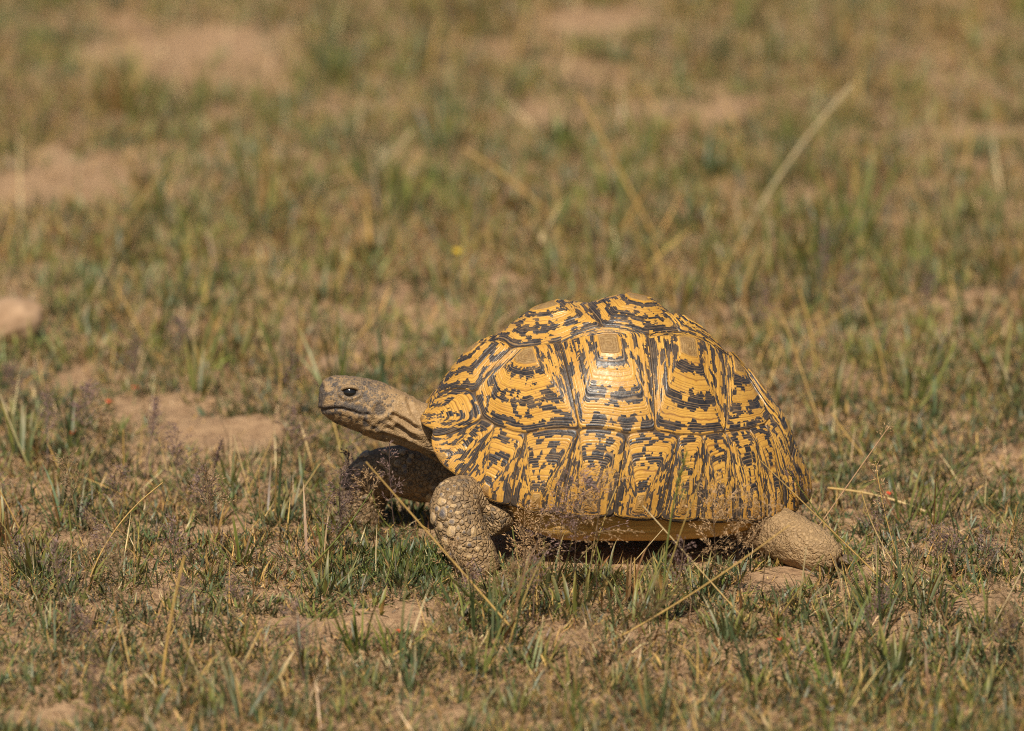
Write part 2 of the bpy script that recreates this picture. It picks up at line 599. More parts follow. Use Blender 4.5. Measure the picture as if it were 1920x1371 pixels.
srng = np.random.default_rng(42)
for si, (name, poly, c, sc, kd, rings, bumpH) in enumerate(scutes):
    near = np.mean([p[1] for p in poly]) < 0.02
    n = 128 if near else 72
    if kd == 'm':
        n = 84 if near else 48
    q0 = dens(poly, n)
    cen = q0.mean(0)
    c = np.array(c)
    area = q0 - cen
    outer = smooth_loop(q0, 2)
    outer = cen + (outer - cen) * 1.0
    inner_shape = smooth_loop(q0, max(4, n // 14))
    ar = c + (inner_shape - cen) * sc
    if kd == 'm':   # keep the areole inside the rim
        ar = c + (inner_shape - cen) * np.array([sc * 1.35, sc * 1.35])
        rad = np.hypot(ar[:, 0], ar[:, 1])
        ar = ar * np.minimum(1.0, 1.0 / rad)[:, None]
    per = 3 if near else 2
    L = rings * per
    ts = np.linspace(0, 1, L + 1)
    p3 = shell(outer[:, 0], outer[:, 1])
    al = np.concatenate([[0], np.cumsum(np.linalg.norm(np.diff(p3, axis=0), axis=1))])
    # slightly uneven ring spacing
    Vd, Rt, Al, H = [], [], [], []
    ph0 = srng.random(6) * 6.28
    ang = np.arange(n) / n * 2 * math.pi
    fphase = lambda t_: t_ * rings + 0.42 * np.sin(t_ * rings * 0.83 + ph0[3]) + 0.30 * np.sin(t_ * rings * 1.71 + ph0[4])
    inner_levels = [0.0, 0.2, 0.35, 0.5, 0.65, 0.8, 0.9]
    for k, w in enumerate(inner_levels[1:] + [0.97]):
        Vd.append(c + (ar - c) * w)
        Rt.append(np.full(n, -0.06 * (1 - w) - 0.004))
        Al.append(al)
        H.append(bumpH + 0.0003 * (k % 2) + 0.0005 * (noise(Vd[-1][:, 0] * 90, Vd[-1][:, 1] * 90, si) - 0.5))
    for t in ts:
        wob = 0.012 * t * (1 - t) * (np.sin(3 * ang + ph0[0]) + np.sin(7 * ang + ph0[1]) * 0.6)
        tt = np.clip(t + wob, 0, 1)
        Vd.append(ar + (outer - ar) * tt[:, None])
        Rt.append(np.full(n, t))
        Al.append(al)
        prof = bumpH * (1 - tt) ** 1.15
        ph_ = t * rings + ph0[2]
        amp = 0.00055 * (0.75 + 0.5 * math.sin(t * rings * 0.9 + ph0[3])) * min(1, (1 - t) * 30) * (0.8 if kd == 'm' else 1)
        rid = amp * (np.abs((fphase(t) % 1.0) - 0.5) * -4 + 1) * (0.75 + 0.5 * noise(ang * 3, np.full(n, t * rings * 0.5), si))
        edge = -0.0013 * sstep(0.978, 1.0, t)
        lip = 0.0006 * math.exp(-(t / 0.035) ** 2)
        H.append(prof + rid + edge + lip)
    Vd = np.concatenate(Vd)
    Rt = np.concatenate(Rt)
    Al = np.concatenate(Al)
    H = np.concatenate(H)
    rad = np.hypot(Vd[:, 0], Vd[:, 1])
    if kd == 'm':
        H = H * (0.35 + 0.65 * sstep(1.03, 0.90, rad))
    p3 = shell(Vd[:, 0], Vd[:, 1])
    nn = shell_n(Vd[:, 0], Vd[:, 1])
    V = p3 + nn * H[:, None]
    # centre vertex
    cv = shell(c[:1], c[1:]) + shell_n(c[:1], c[1:]) * (bumpH + 0.0004)
    nlev = len(V) // n
    idx = np.arange(len(V)).reshape(nlev, n)
    nx2 = np.roll(idx, -1, axis=1)
    Fq = np.stack([idx[:-1], idx[1:], nx2[1:], nx2[:-1]], -1).reshape(-1, 4)
    Ft = np.stack([np.full(n, len(V)), idx[0], nx2[0]], -1)
    # orientation: polygon may run either way round
    sa = np.sum(q0[:, 0] * np.roll(q0[:, 1], -1) - np.roll(q0[:, 0], -1) * q0[:, 1])
    if sa < 0:
        Fq, Ft = Fq[:, ::-1], Ft[:, ::-1]
    # darkness bias: which way the point lies from the areole (outward = down the flank)
    v = Vd - c
    ln = np.linalg.norm(v, axis=1) + 1e-9
    if kd == 'v':
        out = np.abs(v[:, 1]) / ln
        side = np.abs(v[:, 0]) / ln
    else:
        ru = c / (np.linalg.norm(c) + 1e-9)
        if kd == 'm':
            ru = -ru
        ov = v @ ru / ln
        out = np.clip(ov, 0, 1)
        side = np.sqrt(np.clip(1 - ov ** 2, 0, 1))
    t = Rt
    g1 = lambda m_, w_: np.exp(-((t - m_) / w_) ** 2)
    if kd == 'm':
        down = 0.34 * g1(0.12, 0.07) - 0.16 * g1(0.30, 0.09) + 0.14 * g1(0.55, 0.10) - 0.10 * g1(0.74, 0.06) + 0.16 * g1(0.95, 0.08)
        sid_ = 0.12 * g1(0.25, 0.1) - 0.16 * g1(0.5, 0.1) + 0.20 * g1(0.82, 0.16)
    else:
        down = 0.40 * g1(0.14, 0.055) - 0.30 * g1(0.32, 0.10) + 0.22 * g1(0.56, 0.085) - 0.18 * g1(0.73, 0.07) + 0.17 * g1(0.94, 0.075)
        sid_ = 0.22 * g1(0.15, 0.08) - 0.10 * g1(0.38, 0.10) + 0.10 * g1(0.55, 0.1) - 0.06 * g1(0.72, 0.06) + 0.20 * g1(0.92, 0.12)
    wd = sstep(0.45, 0.85, out)
    dark = down * wd + sid_ * (1 - wd) + 0.055
    if kd == 'v':
        dark = dark + 0.05
    rimw = sstep(0.90, 1.0, rad) * sstep(0.75, 0.15, t) if kd == 'm' else np.zeros(len(V))
    dark = np.where(t < 0.045, -0.5, dark)
    ex = lambda a_, v_: np.concatenate([a_, [v_]])
    at_ = {'ring': ex(Rt, -0.06), 'along': ex(Al, 0.0), 'dark': ex(dark, -0.5),
           'sid': np.full(len(V) + 1, srng.random() * 20), 'rings': np.full(len(V) + 1, float(rings)), 'rim': ex(rimw, 0.3), 'sidew': ex((1 - wd) * (0.55 if kd == 'm' else 1.0), 0.0), 'phase': ex(fphase(np.maximum(Rt, 0)), 0.0)}
    obj(name, mesh_np(name, np.concatenate([V, cv]), [Fq, Ft], True, M_SCUTE, at_), carapace)


# plastron and bridge below the rim
def mat_plastron():
    g = NG('amber_horn')
    co = g.n('TexCoord').outputs['Object']
    mp = g.n('Mapping')
    g.put(mp.inputs['Vector'], co)
    mp.inputs['Scale'].default_value = (6, 6, 330)
    n1 = g.noise(mp.outputs[0], 1.0, 3)
    n2 = g.noise(co, 35.0, 4, 0.6)
    c = g.mix(g.range(n1, 0.35, 0.65), (0.66, 0.39, 0.10), (0.48, 0.25, 0.055))
    c = g.mix(g.range(n2, 0.62, 0.72), c, (0.05, 0.035, 0.02))
    return g.done(g.principled(c, 0.45, g.bump(n1, 0.0015, 0.8), 0.4))


M_PLAST = mat_plastron()
prof = [(1.03, 0.075), (1.03, 0.056), (1.015, 0.045), (0.985, 0.036), (0.945, 0.0295), (0.89, 0.0265), (0.80, 0.026), (0.5, 0.026), (0.0, 0.026)]
nph = 120
ph = np.arange(nph) / nph * 2 * math.pi
Vp = []
for k, (w, z) in enumerate(prof):
    e = 2 / 2.6
    cx = np.sign(np.cos(ph)) * np.abs(np.cos(ph)) ** e
    cy = np.sign(np.sin(ph)) * np.abs(np.sin(ph)) ** e
    zz = np.full(nph, z)
    up = sstep(0.4, 1.0, -cx) * 0.030
    zz = zz + up
    Vp.append(np.stack([0.005 + 0.162 * w * cx, 0.122 * w * cy, zz], -1))
Vp = np.concatenate(Vp)
idx = np.arange(len(Vp)).reshape(len(prof), nph)
nx2 = np.roll(idx, -1, axis=1)
Fq = np.stack([idx[:-1], nx2[:-1], nx2[1:], idx[1:]], -1).reshape(-1, 4)[:, ::-1]
obj('plastron', mesh_np('plastron', Vp, Fq, True, M_PLAST), tort)


# ------------------------------------------------------------------ tortoise: body (one continuous skin)
BV, BF = [], []
def add_loft(secs, n=36):
    """secs: list of rings (n,3); capped"""
    global BV, BF
    off = sum(len(v) for v in BV)
    k = len(secs)
    V = np.concatenate(secs + [secs[0].mean(0)[None], secs[-1].mean(0)[None]])
    idx = np.arange(k * n).reshape(k, n)
    nx2 = np.roll(idx, -1, axis=1)
    f = [list(x + off) for x in np.stack([idx[:-1], nx2[:-1], nx2[1:], idx[1:]], -1).reshape(-1, 4)]
    f += [[off + k * n, off + nx2[0][i], off + idx[0][i]] for i in range(n)]
    f += [[off + k * n + 1, off + idx[-1][i], off + nx2[-1][i]] for i in range(n)]
    BV.append(V)
    BF += f


def tube(pts, rads, n=36, up=(0, 0, 1), sub=6):
    """pts: control points, rads: (r_side, r_up); smooth interpolation"""
    pts = np.array(pts, float)
    rads = np.array([(r, r) if np.isscalar(r) else r for r in rads], float)
    k = len(pts)
    tt = np.linspace(0, k - 1, (k - 1) * sub + 1)
    def cr(a):
        out = []
        for t in tt:
            i = min(int(t), k - 2)
            f = t - i
            p0, p1, p2, p3 = a[max(i - 1, 0)], a[i], a[i + 1], a[min(i + 2, k - 1)]
            out.append(0.5 * (2 * p1 + (p2 - p0) * f + (2 * p0 - 5 * p1 + 4 * p2 - p3) * f * f + (3 * p1 - p0 - 3 * p2 + p3) * f ** 3))
        return np.array(out)
    C, RD = cr(pts), cr(rads)
    T = np.gradient(C, axis=0)
    T /= np.linalg.norm(T, axis=1, keepdims=True)
    secs = []
    for c, t, r in zip(C, T, RD):
        s = np.cross(t, up)
        s /= np.linalg.norm(s) + 1e-9
        u = np.cross(s, t)
        a = np.arange(n) / n * 2 * math.pi
        secs.append(c + np.outer(np.cos(a) * r[0], s) + np.outer(np.sin(a) * r[1], u))
    add_loft(secs, n)


# head and neck, section by section (photo column, top row, bottom row, half width)
HS = [(597.5, 738, 766, .0045), (600, 723, 768.5, .0090), (605, 714, 773, .0130), (614, 708, 784, .0165), (628, 704.5, 793, .0196), (645, 704.5, 799.5, .0220),
      (665, 707, 807, .0243), (690, 711, 817, .0258), (713, 716, 825, .0256), (738, 727, 831, .0246), (762, 741, 838, .0248),
      (790, 755, 849, .0275), (822, 762, 866, .0320), (870, 770, 885, .0370), (930, 780, 905, .040)]
n = 48
secs = []
for (px, ty, by, hw) in HS:
    a = np.arange(n) / n * 2 * math.pi
    top, bot = at(px, ty, 0.0), at(px, by, 0.0)
    zc, hh = (top[2] + bot[2]) / 2, (top[2] - bot[2]) / 2
    e = 2 / 2.35
    cy = np.sign(np.cos(a)) * np.abs(np.cos(a)) ** e
    cz = np.sign(np.sin(a)) * np.abs(np.sin(a)) ** e
    zz = zc + hh * cz
    # widest a little below the middle, narrower jaw
    k = np.clip(cz, -1, 1)
    wsc = 1 - 0.12 * np.clip(k, 0, 1) ** 2 - 0.22 * np.clip(-k, 0, 1) ** 1.5
    secs.append(np.stack([np.full(n, top[0]), -hw * cy * wsc, zz], -1))
add_loft(secs, n)
# trunk that joins everything inside the shell
tube([(-0.15, 0, 0.125), (-0.08, 0, 0.115), (0.05, 0, 0.105), (0.15, 0, 0.085)], [(.055, .035), (.09, .05), (.095, .045), (.06, .03)])
# near front leg: shoulder, elbow forward, forearm down and back
NF = [at(940, 935, -0.050), at(900, 940, -0.078), at(862, 937, -0.104), at(853, 958, -0.120), at(868, 1003, -0.130), at(890, 1048, -0.134), at(902, 1076, -0.134)]
tube(NF, [.027, .027, .0255, .0265, .0255, .0245, .022], up=(0, 1, 0))
tube([at(965, 940, -0.055), at(945, 955, -0.080), at(912, 980, -0.108)], [.022, .022, .017], up=(0, 1, 0))
# far front leg: reaching forward
FF = [at(880, 890, 0.045), at(810, 890, 0.062), at(740, 884, 0.072), at(692, 902, 0.076), at(680, 945, 0.078), at(676, 990, 0.078)]
tube(FF, [.030, .030, .028, .027, .025, .023], up=(0, 1, 0))
# near hind leg: pushing back
NH = [at(1385, 970, -0.030), at(1432, 986, -0.052), at(1474, 1006, -0.078), at(1510, 1024, -0.100), at(1542, 1040, -0.113), at(1568, 1054, -0.118)]
tube(NH, [.024, .025, .0272, .0258, .0215, .0135], up=(0, 1, 0))
# far hind leg, mostly hidden behind the near one
FH = [at(1330, 920, 0.05), at(1345, 950, 0.085), at(1335, 985, 0.095), at(1330, 1006, 0.095)]
tube(FH, [.032, .033, .029, .028], up=(0, 1, 0))
# tail
tube([at(1440, 930, 0.0), at(1478, 942, 0.0), at(1492, 956, 0.0)], [.014, .009, .004], up=(0, 1, 0))
raw = bpy.data.meshes.new('raw')
raw.from_pydata([tuple(v) for v in np.concatenate(BV)], [], BF)
tmp = bpy.data.objects.new('raw', raw)
COL.objects.link(tmp)
rm = tmp.modifiers.new('r', 'REMESH')
rm.mode = 'VOXEL'
rm.voxel_size = 0.0016
sm = tmp.modifiers.new('s', 'SMOOTH')
sm.factor = 0.5
sm.iterations = 6
bpy.context.view_layer.update()
dg = bpy.context.evaluated_depsgraph_get()
bme = bpy.data.meshes.new_from_object(tmp.evaluated_get(dg))
bpy.data.objects.remove(tmp)
bme.name = 'body'
nv = len(bme.vertices)
co = np.empty(nv * 3, np.float32)
bme.vertices.foreach_get('co', co)
co = co.reshape(-1, 3).astype(float)
nm = np.empty(nv * 3, np.float32)
bme.vertices.foreach_get('normal', nm)
nm = nm.reshape(-1, 3).astype(float)
PX_, PY_ = project(co)
# photo columns/rows of the profile, used symmetrically on both flanks (mid-plane coordinates)
flat = co.copy()
flat[:, 1] = -np.abs(flat[:, 1])
HX, HY = project(flat)
head = sstep(800, 770, HX) * (np.abs(co[:, 1]) < 0.045) * (HY < 870) * (HY > 690)
lat = np.clip(np.abs(nm[:, 1]), 0, 1)


def dline(pts):
    """distance in photo pixels to a polyline on the profile"""
    d = np.full(nv, 1e9)
    s = np.zeros(nv)
    for (a, b) in zip(pts[:-1], pts[1:]):
        a, b = np.array(a, float), np.array(b, float)
        ab = b - a
        t = np.clip(((HX - a[0]) * ab[0] + (HY - a[1]) * ab[1]) / (ab @ ab), 0, 1)
        dd = np.hypot(HX - a[0] - t * ab[0], HY - a[1] - t * ab[1])
        sgn = np.sign(ab[0] * (HY - a[1]) - ab[1] * (HX - a[0]))
        s = np.where(dd < d, sgn, s)
        d = np.minimum(d, dd)
    return d, s


# features sit on the near flank, whose rows are shifted by the depth of the cheek
SH = 0.0
disp = np.zeros(nv)
tone = np.zeros(nv)
spot = np.zeros(nv)
mouth = [(594, 767 - SH), (604, 768.5 - SH), (616, 767.5 - SH), (630, 765.5 - SH), (645, 767 - SH), (660, 771.5 - SH), (673, 776 - SH), (689, 777 - SH)]
dm, sm_ = dline(mouth)
hm = head * sstep(0.10, 0.35, np.maximum(lat, -nm[:, 0]))
disp -= hm * 0.0017 * np.exp(-(dm / 1.7) ** 2)
disp += hm * 0.0009 * np.exp(-((dm - 6) / 4.0) ** 2) * (sm_ < 0)
disp += hm * 0.0007 * np.exp(-((dm - 8) / 5.0) ** 2) * (sm_ > 0)
tone = np.maximum(tone, hm * 1.1 * np.exp(-(dm / 1.9) ** 2))
tone = np.maximum(tone, hm * 1.35 * np.exp(-(dm / 8.0) ** 2) * (sm_ < 0))
tone = np.maximum(tone, head * 1.15 * sstep(615, 600, HX) * sstep(708, 722, HY))
disp += head * 0.0010 * (fbm(HX / 5, HY / 5, 77, 2) - 0.5)
tone = np.maximum(tone, head * 0.22 * sstep(740, 722, HY) * sstep(760, 720, HX))
tone = np.maximum(tone, head * 0.95 * sstep(0.52, 0.66, fbm(HX / 9, HY / 9, 88, 3)) * sstep(740, 700, HX))
# eye socket and lids
ex_, ey_ = 656.5, 734.5 - SH
er = np.hypot((HX - ex_) / 1.45, (HY - ey_ + 0.0035 * (HX - ex_) ** 2 * 0))
disp -= head * lat * 0.0030 * np.exp(-(er / 9.5) ** 4)
disp += head * lat * 0.0016 * np.exp(-((er - 13.0) / 3.0) ** 2)
disp -= head * lat * 0.0007 * np.exp(-((er - 18.5) / 2.0) ** 2)
tone = np.maximum(tone, head * (lat > .3) * 0.75 * np.exp(-((er - 9.0) / 2.2) ** 2))
# brow
db, _ = dline([(633, 722), (655, 718), (682, 727)])
disp += head * lat * 0.0030 * np.exp(-(db / 5.0) ** 2)
# ear drum
ed = np.hypot((HX - 712) / 1.05, HY - (769 - SH))
disp -= head * lat * 0.0011 * sstep(14, 8, ed)
disp += head * lat * 0.0008 * np.exp(-((ed - 16) / 3.0) ** 2)
tone = np.maximum(tone, head * (lat > .3) * 0.8 * sstep(13, 8, ed))
# nostril
no = np.hypot(HX - 604, HY - 727)
disp -= head * 0.0022 * np.exp(-(no / 3.2) ** 2)
tone = np.maximum(tone, head * 1.0 * np.exp(-(no / 3.6) ** 2))
# crown plates and freckles behind the eye
spot = np.maximum(spot, head * sstep(760, 700, HX) * sstep(788, 745, HY) * sstep(612, 632, HX))
spot = np.maximum(spot, head * 0.6 * sstep(725, 712, HY))
# skin folds of the neck
for pts, dep in (([(738, 778 - SH), (757, 788 - SH), (775, 800 - SH), (792, 808 - SH)], .0034), ([(745, 800 - SH), (765, 812 - SH), (784, 827 - SH)], .0022),
                 ([(700, 806 - SH), (716, 793 - SH), (738, 786 - SH)], .0007), ([(690, 812 - SH), (730, 818 - SH), (785, 836 - SH)], .0012),
                 ([(676, 786), (690, 795), (700, 806)], .0006), ([(720, 800), (745, 808), (770, 820)], .0007), ([(765, 750), (772, 770), (786, 790)], .0016)):
    dd, ss = dline(pts)
    disp -= hm * dep * np.exp(-(dd / 3.4) ** 2)
    disp += hm * dep * 0.75 * np.exp(-((dd - 7.5) / 3.6) ** 2)
neckw = sstep(690, 740, HX) * sstep(880, 800, HX) * (np.abs(co[:, 1]) < .06)
wr = fbm(HX / 26 + HY / 60, HY / 7 - HX / 16, 5, 3) - 0.5
disp += neckw * 0.0022 * wr + neckw * 0.0014 * (fbm(HX / 9 + HY / 30, HY / 3.2 - HX / 9, 25, 2) - 0.5)
# loose skin everywhere else on limbs
legw = 1 - sstep(820, 780, HX) * (HY < 850)
leg_fold = fbm(PX_ / 60, PY_ / 9, 9, 3) - 0.5
disp += legw * (0.0022 * leg_fold + 0.0030 * sstep(1380, 1430, PX_) * (fbm((PX_ - PY_) / 11, (PX_ + PY_) / 70, 19, 3) - 0.5))
disp += 0.0012 * (fbm(PX_ / 14, PY_ / 14 + co[:, 1] * 200, 15, 2) - 0.5) * legw
# shade under the chin, painted into the tone of down-facing jaw skin
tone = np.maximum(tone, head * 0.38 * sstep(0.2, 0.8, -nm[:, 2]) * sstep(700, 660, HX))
tone = np.maximum(tone, 0.35 * legw * sstep(0.5, 0.75, fbm(PX_ / 22, PY_ / 22, 33, 3)))
nff = sstep(0.05, 0.1, np.abs(co[:, 1])) * legw
hind = sstep(1350, 1420, PX_)
tone = tone * (1 - 0.7 * hind)
spot = np.maximum(spot, 0.22 * legw * (1 - hind))
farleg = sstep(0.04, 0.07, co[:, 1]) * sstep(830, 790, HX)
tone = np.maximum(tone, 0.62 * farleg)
cell = np.clip(legw * (1 - 0.35 * hind), 0, 1) * 1.0
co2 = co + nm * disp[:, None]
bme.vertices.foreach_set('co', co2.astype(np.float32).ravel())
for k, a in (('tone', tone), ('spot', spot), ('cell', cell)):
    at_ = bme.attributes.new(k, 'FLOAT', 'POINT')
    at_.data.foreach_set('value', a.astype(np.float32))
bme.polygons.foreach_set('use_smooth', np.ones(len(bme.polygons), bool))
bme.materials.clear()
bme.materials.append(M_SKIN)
bme.update()
body = obj('body', bme, tort)
npoly = len(bme.polygons)
lt = np.empty(npoly, np.int32)
bme.polygons.foreach_get('loop_total', lt)
bvh = BVHTree.FromPolygons([Vector(v) for v in co2], [tuple(p.vertices) for p in bme.polygons])


def hit(px, py):
    d = DIR + (px - 960) * PXM / DIST * np.array([1.0, 0, 0]) + (685.5 - py) * PXM / DIST * UPV
    loc, nrm, i, dist = bvh.ray_cast(Vector(EYE), Vector(d).normalized())
    return loc, nrm


# eyes
def uvsphere(nu=24, nvv=14):
    V, F = [], []
    for i in range(nvv + 1):
        th = math.pi * i / nvv
        for j in range(nu):
            p = 2 * math.pi * j / nu
            V.append((math.sin(th) * math.cos(p), math.sin(th) * math.sin(p), math.cos(th)))
    for i in range(nvv):
        for j in range(nu):
            F.append((i * nu + j, (i + 1) * nu + j, (i + 1) * nu + (j + 1) % nu, i * nu + (j + 1) % nu))
    return np.array(V), np.array(F)


g = NG('dark_eye')
M_EYE = g.done(g.principled((0.008, 0.007, 0.006), 0.08, None, 0.6))
sv_, sf_ = uvsphere()
eye_me = mesh_np('eye', sv_ * np.array([0.0090, 0.0080, 0.0078]), sf_, True, M_EYE)
loc, nrm = hit(656, 734.5)
if loc:
    e = obj('eye', eye_me, tort)
    e.location = loc - nrm * 0.0036
    e2 = obj('eye', eye_me, tort)
    e2.location = (e.location[0], -e.location[1], e.location[2])


# lids: two curved folds of skin round each eye
def lid(sign, rx, rz, arc0, arc1, rad):
    V, F = [], []
    N, Mn = 20, 8
    for i in range(N + 1):
        a = arc0 + (arc1 - arc0) * i / N
        tp = math.sin(math.pi * i / N) ** 0.4 + 0.15
        c = np.array([rx * math.cos(a), -0.0056 * sign + 0.0018 * sign * (math.cos(a) ** 2), rz * math.sin(a)])
        rd = np.array([math.cos(a), 0, math.sin(a)])
        for j in range(Mn):
            b = 2 * math.pi * j / Mn
            V.append(c + rad * tp * (rd * math.cos(b) + np.array([0, -sign, 0]) * math.sin(b)))
    for i in range(N):
        for j in range(Mn):
            F.append((i * Mn + j, (i + 1) * Mn + j, (i + 1) * Mn + (j + 1) % Mn, i * Mn + (j + 1) % Mn))
    return np.array(V), np.array(F)


if loc:
    for s_ in (1, -1):
        for (a0_, a1_) in ((R(170), R(10)), (R(188), R(352))):
            lv, lf_ = lid(s_, 0.0102, 0.0073, a0_, a1_, 0.0020)
            nlv = len(lv)
            me = mesh_np('eyelid', lv, lf_, True, M_SKIN, {'tone': np.full(nlv, 0.3), 'spot': np.zeros(nlv), 'cell': np.zeros(nlv)})
            o = obj('eyelid', me, body)
            o.location = (e.location[0], e.location[1] * s_, e.location[2])

# big horny scales on the front legs
g = NG('leg_scale_horn')
co_ = g.n('TexCoord').outputs['Object']
oi = g.n('ObjectInfo').outputs['Random']
nz = g.noise(co_, 1.4, 4, 0.6)
c = g.mix(g.range(nz, 0.35, 0.65), (0.46, 0.30, 0.125), (0.28, 0.20, 0.125))
sepc = g.n('SeparateXYZ')
g.put(sepc.inputs[0], co_)
c = g.mix(g.math('MULTIPLY', g.range(sepc.outputs[2], 0.45, 0.85), g.range(oi, 0.2, 0.8)), c, (0.10, 0.085, 0.082))
c = g.mix(g.range(sepc.outputs[2], 0.25, -0.1), c, (0.14, 0.085, 0.04))
M_LSC = g.done(g.principled(c, 0.42, g.bump(nz, 0.05, 0.3), 0.45))


def dome(seed):
    r_ = random.Random(seed)
    V, F = [], []
    nu, nr_ = 12, 6
    w = [1 + r_.uniform(-.12, .12) for _ in range(nu)]
    for i in range(nr_):
        t = (i + 1) / nr_
        for j in range(nu):
            a = 2 * math.pi * j / nu
            rr_ = math.sin(t * math.pi * 0.55) * w[j]
            z = 0.9 * math.cos(t * math.pi * 0.55) + 0.05 * math.sin(3 * a + seed) * t
            V.append((rr_ * math.cos(a), rr_ * math.sin(a), z))
    V.append((0.1, 0, 0.93))
    for i in range(nr_ - 1):
        for j in range(nu):
            F.append((i * nu + j, (i + 1) * nu + j, (i + 1) * nu + (j + 1) % nu, i * nu + (j + 1) % nu))
    T = [(nr_ * nu, j, (j + 1) % nu) for j in range(nu)]
    return mesh_np('scale', np.array(V), [np.array(F), np.array(T)], True, M_LSC)


domes = [dome(k) for k in range(5)]
SCALES = [(816, 917, 9, 7), (807, 934, 8, 10), (828, 941, 9, 8), (831, 963, 9, 12), (828, 908, 6, 6), (828, 928, 5, 5), (847, 979, 7, 6), (812, 972, 8, 11),
          (846, 996, 9, 12), (889, 998, 6, 11), (859, 990, 4, 5), (850, 949, 6, 4), (839, 951, 4, 4), (866, 979, 4, 4), (846, 959, 4, 4), (840, 918, 4, 4),
          (852, 912, 4, 4), (838, 903, 4, 3), (861, 925, 4, 3), (846, 932, 4, 4), (858, 962, 5, 4), (872, 950, 4, 3), (836, 1018, 9, 11), (858, 1010, 5, 5),
          (870, 998, 4, 4), (862, 1030, 6, 7), (880, 1022, 5, 5), (820, 955, 6, 7), (838, 984, 5, 6), (826, 988, 7, 9), (880, 1045, 5, 5), (848, 1040, 8, 9), (896, 1030, 4, 5)]
rs = random.Random(3)
for _ in range(46):
    SCALES.append((rs.uniform(640, 790), rs.uniform(845, 960), rs.uniform(5, 9), rs.uniform(5, 9)))
nsc = 0
for (px, py, rx, ry) in SCALES:
    l_, n_ = hit(px, py)
    if l_ is None:
        continue
    if px < 800 and l_[1] < 0.04:
        continue
    o = obj('scale', domes[nsc % 5], body)
    q = n_.to_track_quat('Z', 'Y')
    # keep the long axis upright in the leg's surface
    o.rotation_mode = 'QUATERNION'
    zz = n_
    yy = (Vector((0, 0, 1)) - zz * zz.z).normalized()
    xx = yy.cross(zz).normalized()
    mt = Matrix((xx, yy, zz)).transposed()
    o.rotation_quaternion = mt.to_quaternion()
    th = 0.75 * min(rx, ry) * PXM
    o.scale = (rx * PXM * 1.15, ry * PXM * 1.15, th)
    o.location = l_ - n_ * th * 0.12
    nsc += 1

# claws
M_CLAW = mat_plain('claw_horn', (0.08, 0.055, 0.035), (0.16, 0.11, 0.065), 0.5, 150)
def claw_mesh():
    V, F = [], []
    N, Mn = 6, 8
    for i in range(N + 1):
        t = i / N
        c = np.array([-0.017 * t, 0, -0.006 * t * t])
        r_ = 0.0045 * (1 - t) ** 0.7 + 0.0004
        for j in range(Mn):
            a = 2 * math.pi * j / Mn
            V.append(c + np.array([0, r_ * math.cos(a), r_ * 0.8 * math.sin(a)]))
    for i in range(N):
        for j in range(Mn):
            F.append((i * Mn + j, (i + 1) * Mn + j, (i + 1) * Mn + (j + 1) % Mn, i * Mn + (j + 1) % Mn))
    return mesh_np('claw', np.array(V), np.array(F), True, M_CLAW)


cm = claw_mesh()
for foot, r_, az0 in ((NF[-1], .022, 0), (FF[-1], .022, 0), (NH[-1], .008, 3.0), (FH[-1], .024, 0)):
    for k in range(4):
        a = az0 + (k - 1.5) * 0.5
        o = obj('claw', cm, body)
        o.location = (foot[0] - math.cos(a) * r_, foot[1] - math.sin(a) * r_, max(0.006, foot[2] + 0.004))
        o.rotation_euler = (0, 0.25, a)
        o.scale = (.7, .8, .8)

# ------------------------------------------------------------------ stone half out of the frame on the left
def rock(name, px, py, sx, sy, sz, seed, label, sink=0.25):
    r_ = np.random.default_rng(seed)
    v, f = uvsphere(40, 24)
    off = r_.random(3) * 10
    d = (fbm(v[:, 0] * 1.6 + off[0] + v[:, 2], v[:, 1] * 1.6 + off[1] - v[:, 2], seed, 4) - 0.5) * 0.75
    v = v * (1 + d)[:, None]
    q = np.round(v * 2.2) / 2.2
    v = v * 0.75 + q * 0.25
    me = mesh_np(name, v * np.array([sx, sy, sz]), f, True, M_ROCK)
    p = on_ground(px, py)
    o = obj(name, me)
    o.location = (p[0], p[1] + sy * 0.6, p[2] + sz * (1 - 2 * sink))
    o.rotation_euler = (0.25, 0.05, seed)
    return tag(o, label, 'stone')


M_ROCK = mat_plain('sandstone', (0.36, 0.235, 0.14), (0.22, 0.135, 0.075), 0.9, 45)
rock('stone', 14, 640, 0.042, 0.040, 0.025, 5, 'pale sandy stone with a dark hollow under its lower edge', 0.12)
rock('stone', 632, 702, 0.035, 0.02, 0.012, 8, 'flat pale stone lying low in the grass just behind the tortoise head', 0.3)

# ------------------------------------------------------------------ vegetation
BARE = [(120, 340, 190, 75), (330, 110, 260, 55), (480, 150, 160, 40), (1130, 45, 170, 32), (1230, 205, 270, 38), (1020, 205, 90, 35), (1150, 150, 150, 30), (1800, 265, 170, 28),
        (430, 800, 115, 30), (300, 770, 80, 25), (165, 1010, 75, 26), (655, 1165, 200, 36), (1470, 1110, 110, 34), (1640, 1075, 50, 25),
        (120, 715, 60, 22), (640, 690, 60, 18), (1560, 620, 60, 15), (380, 1005, 40, 18), (450, 985, 50, 24), (590, 1040, 40, 18), (1690, 1200, 60, 22), (1840, 1160, 60, 20), (110, 1330, 90, 30),
        (1850, 480, 60, 14), (760, 800, 30, 20), (860, 1110, 60, 20)]
LUSH = [(1640, 400, 330, 120), (1120, 1090, 170, 70), (100, 900, 160, 80), (520, 930, 100, 50), (1750, 60, 200, 60), (700, 60, 160, 40), (1300, 400, 200, 60), (120, 1180, 160, 60), (700, 1050, 120, 40), (1600, 1120, 140, 50)]


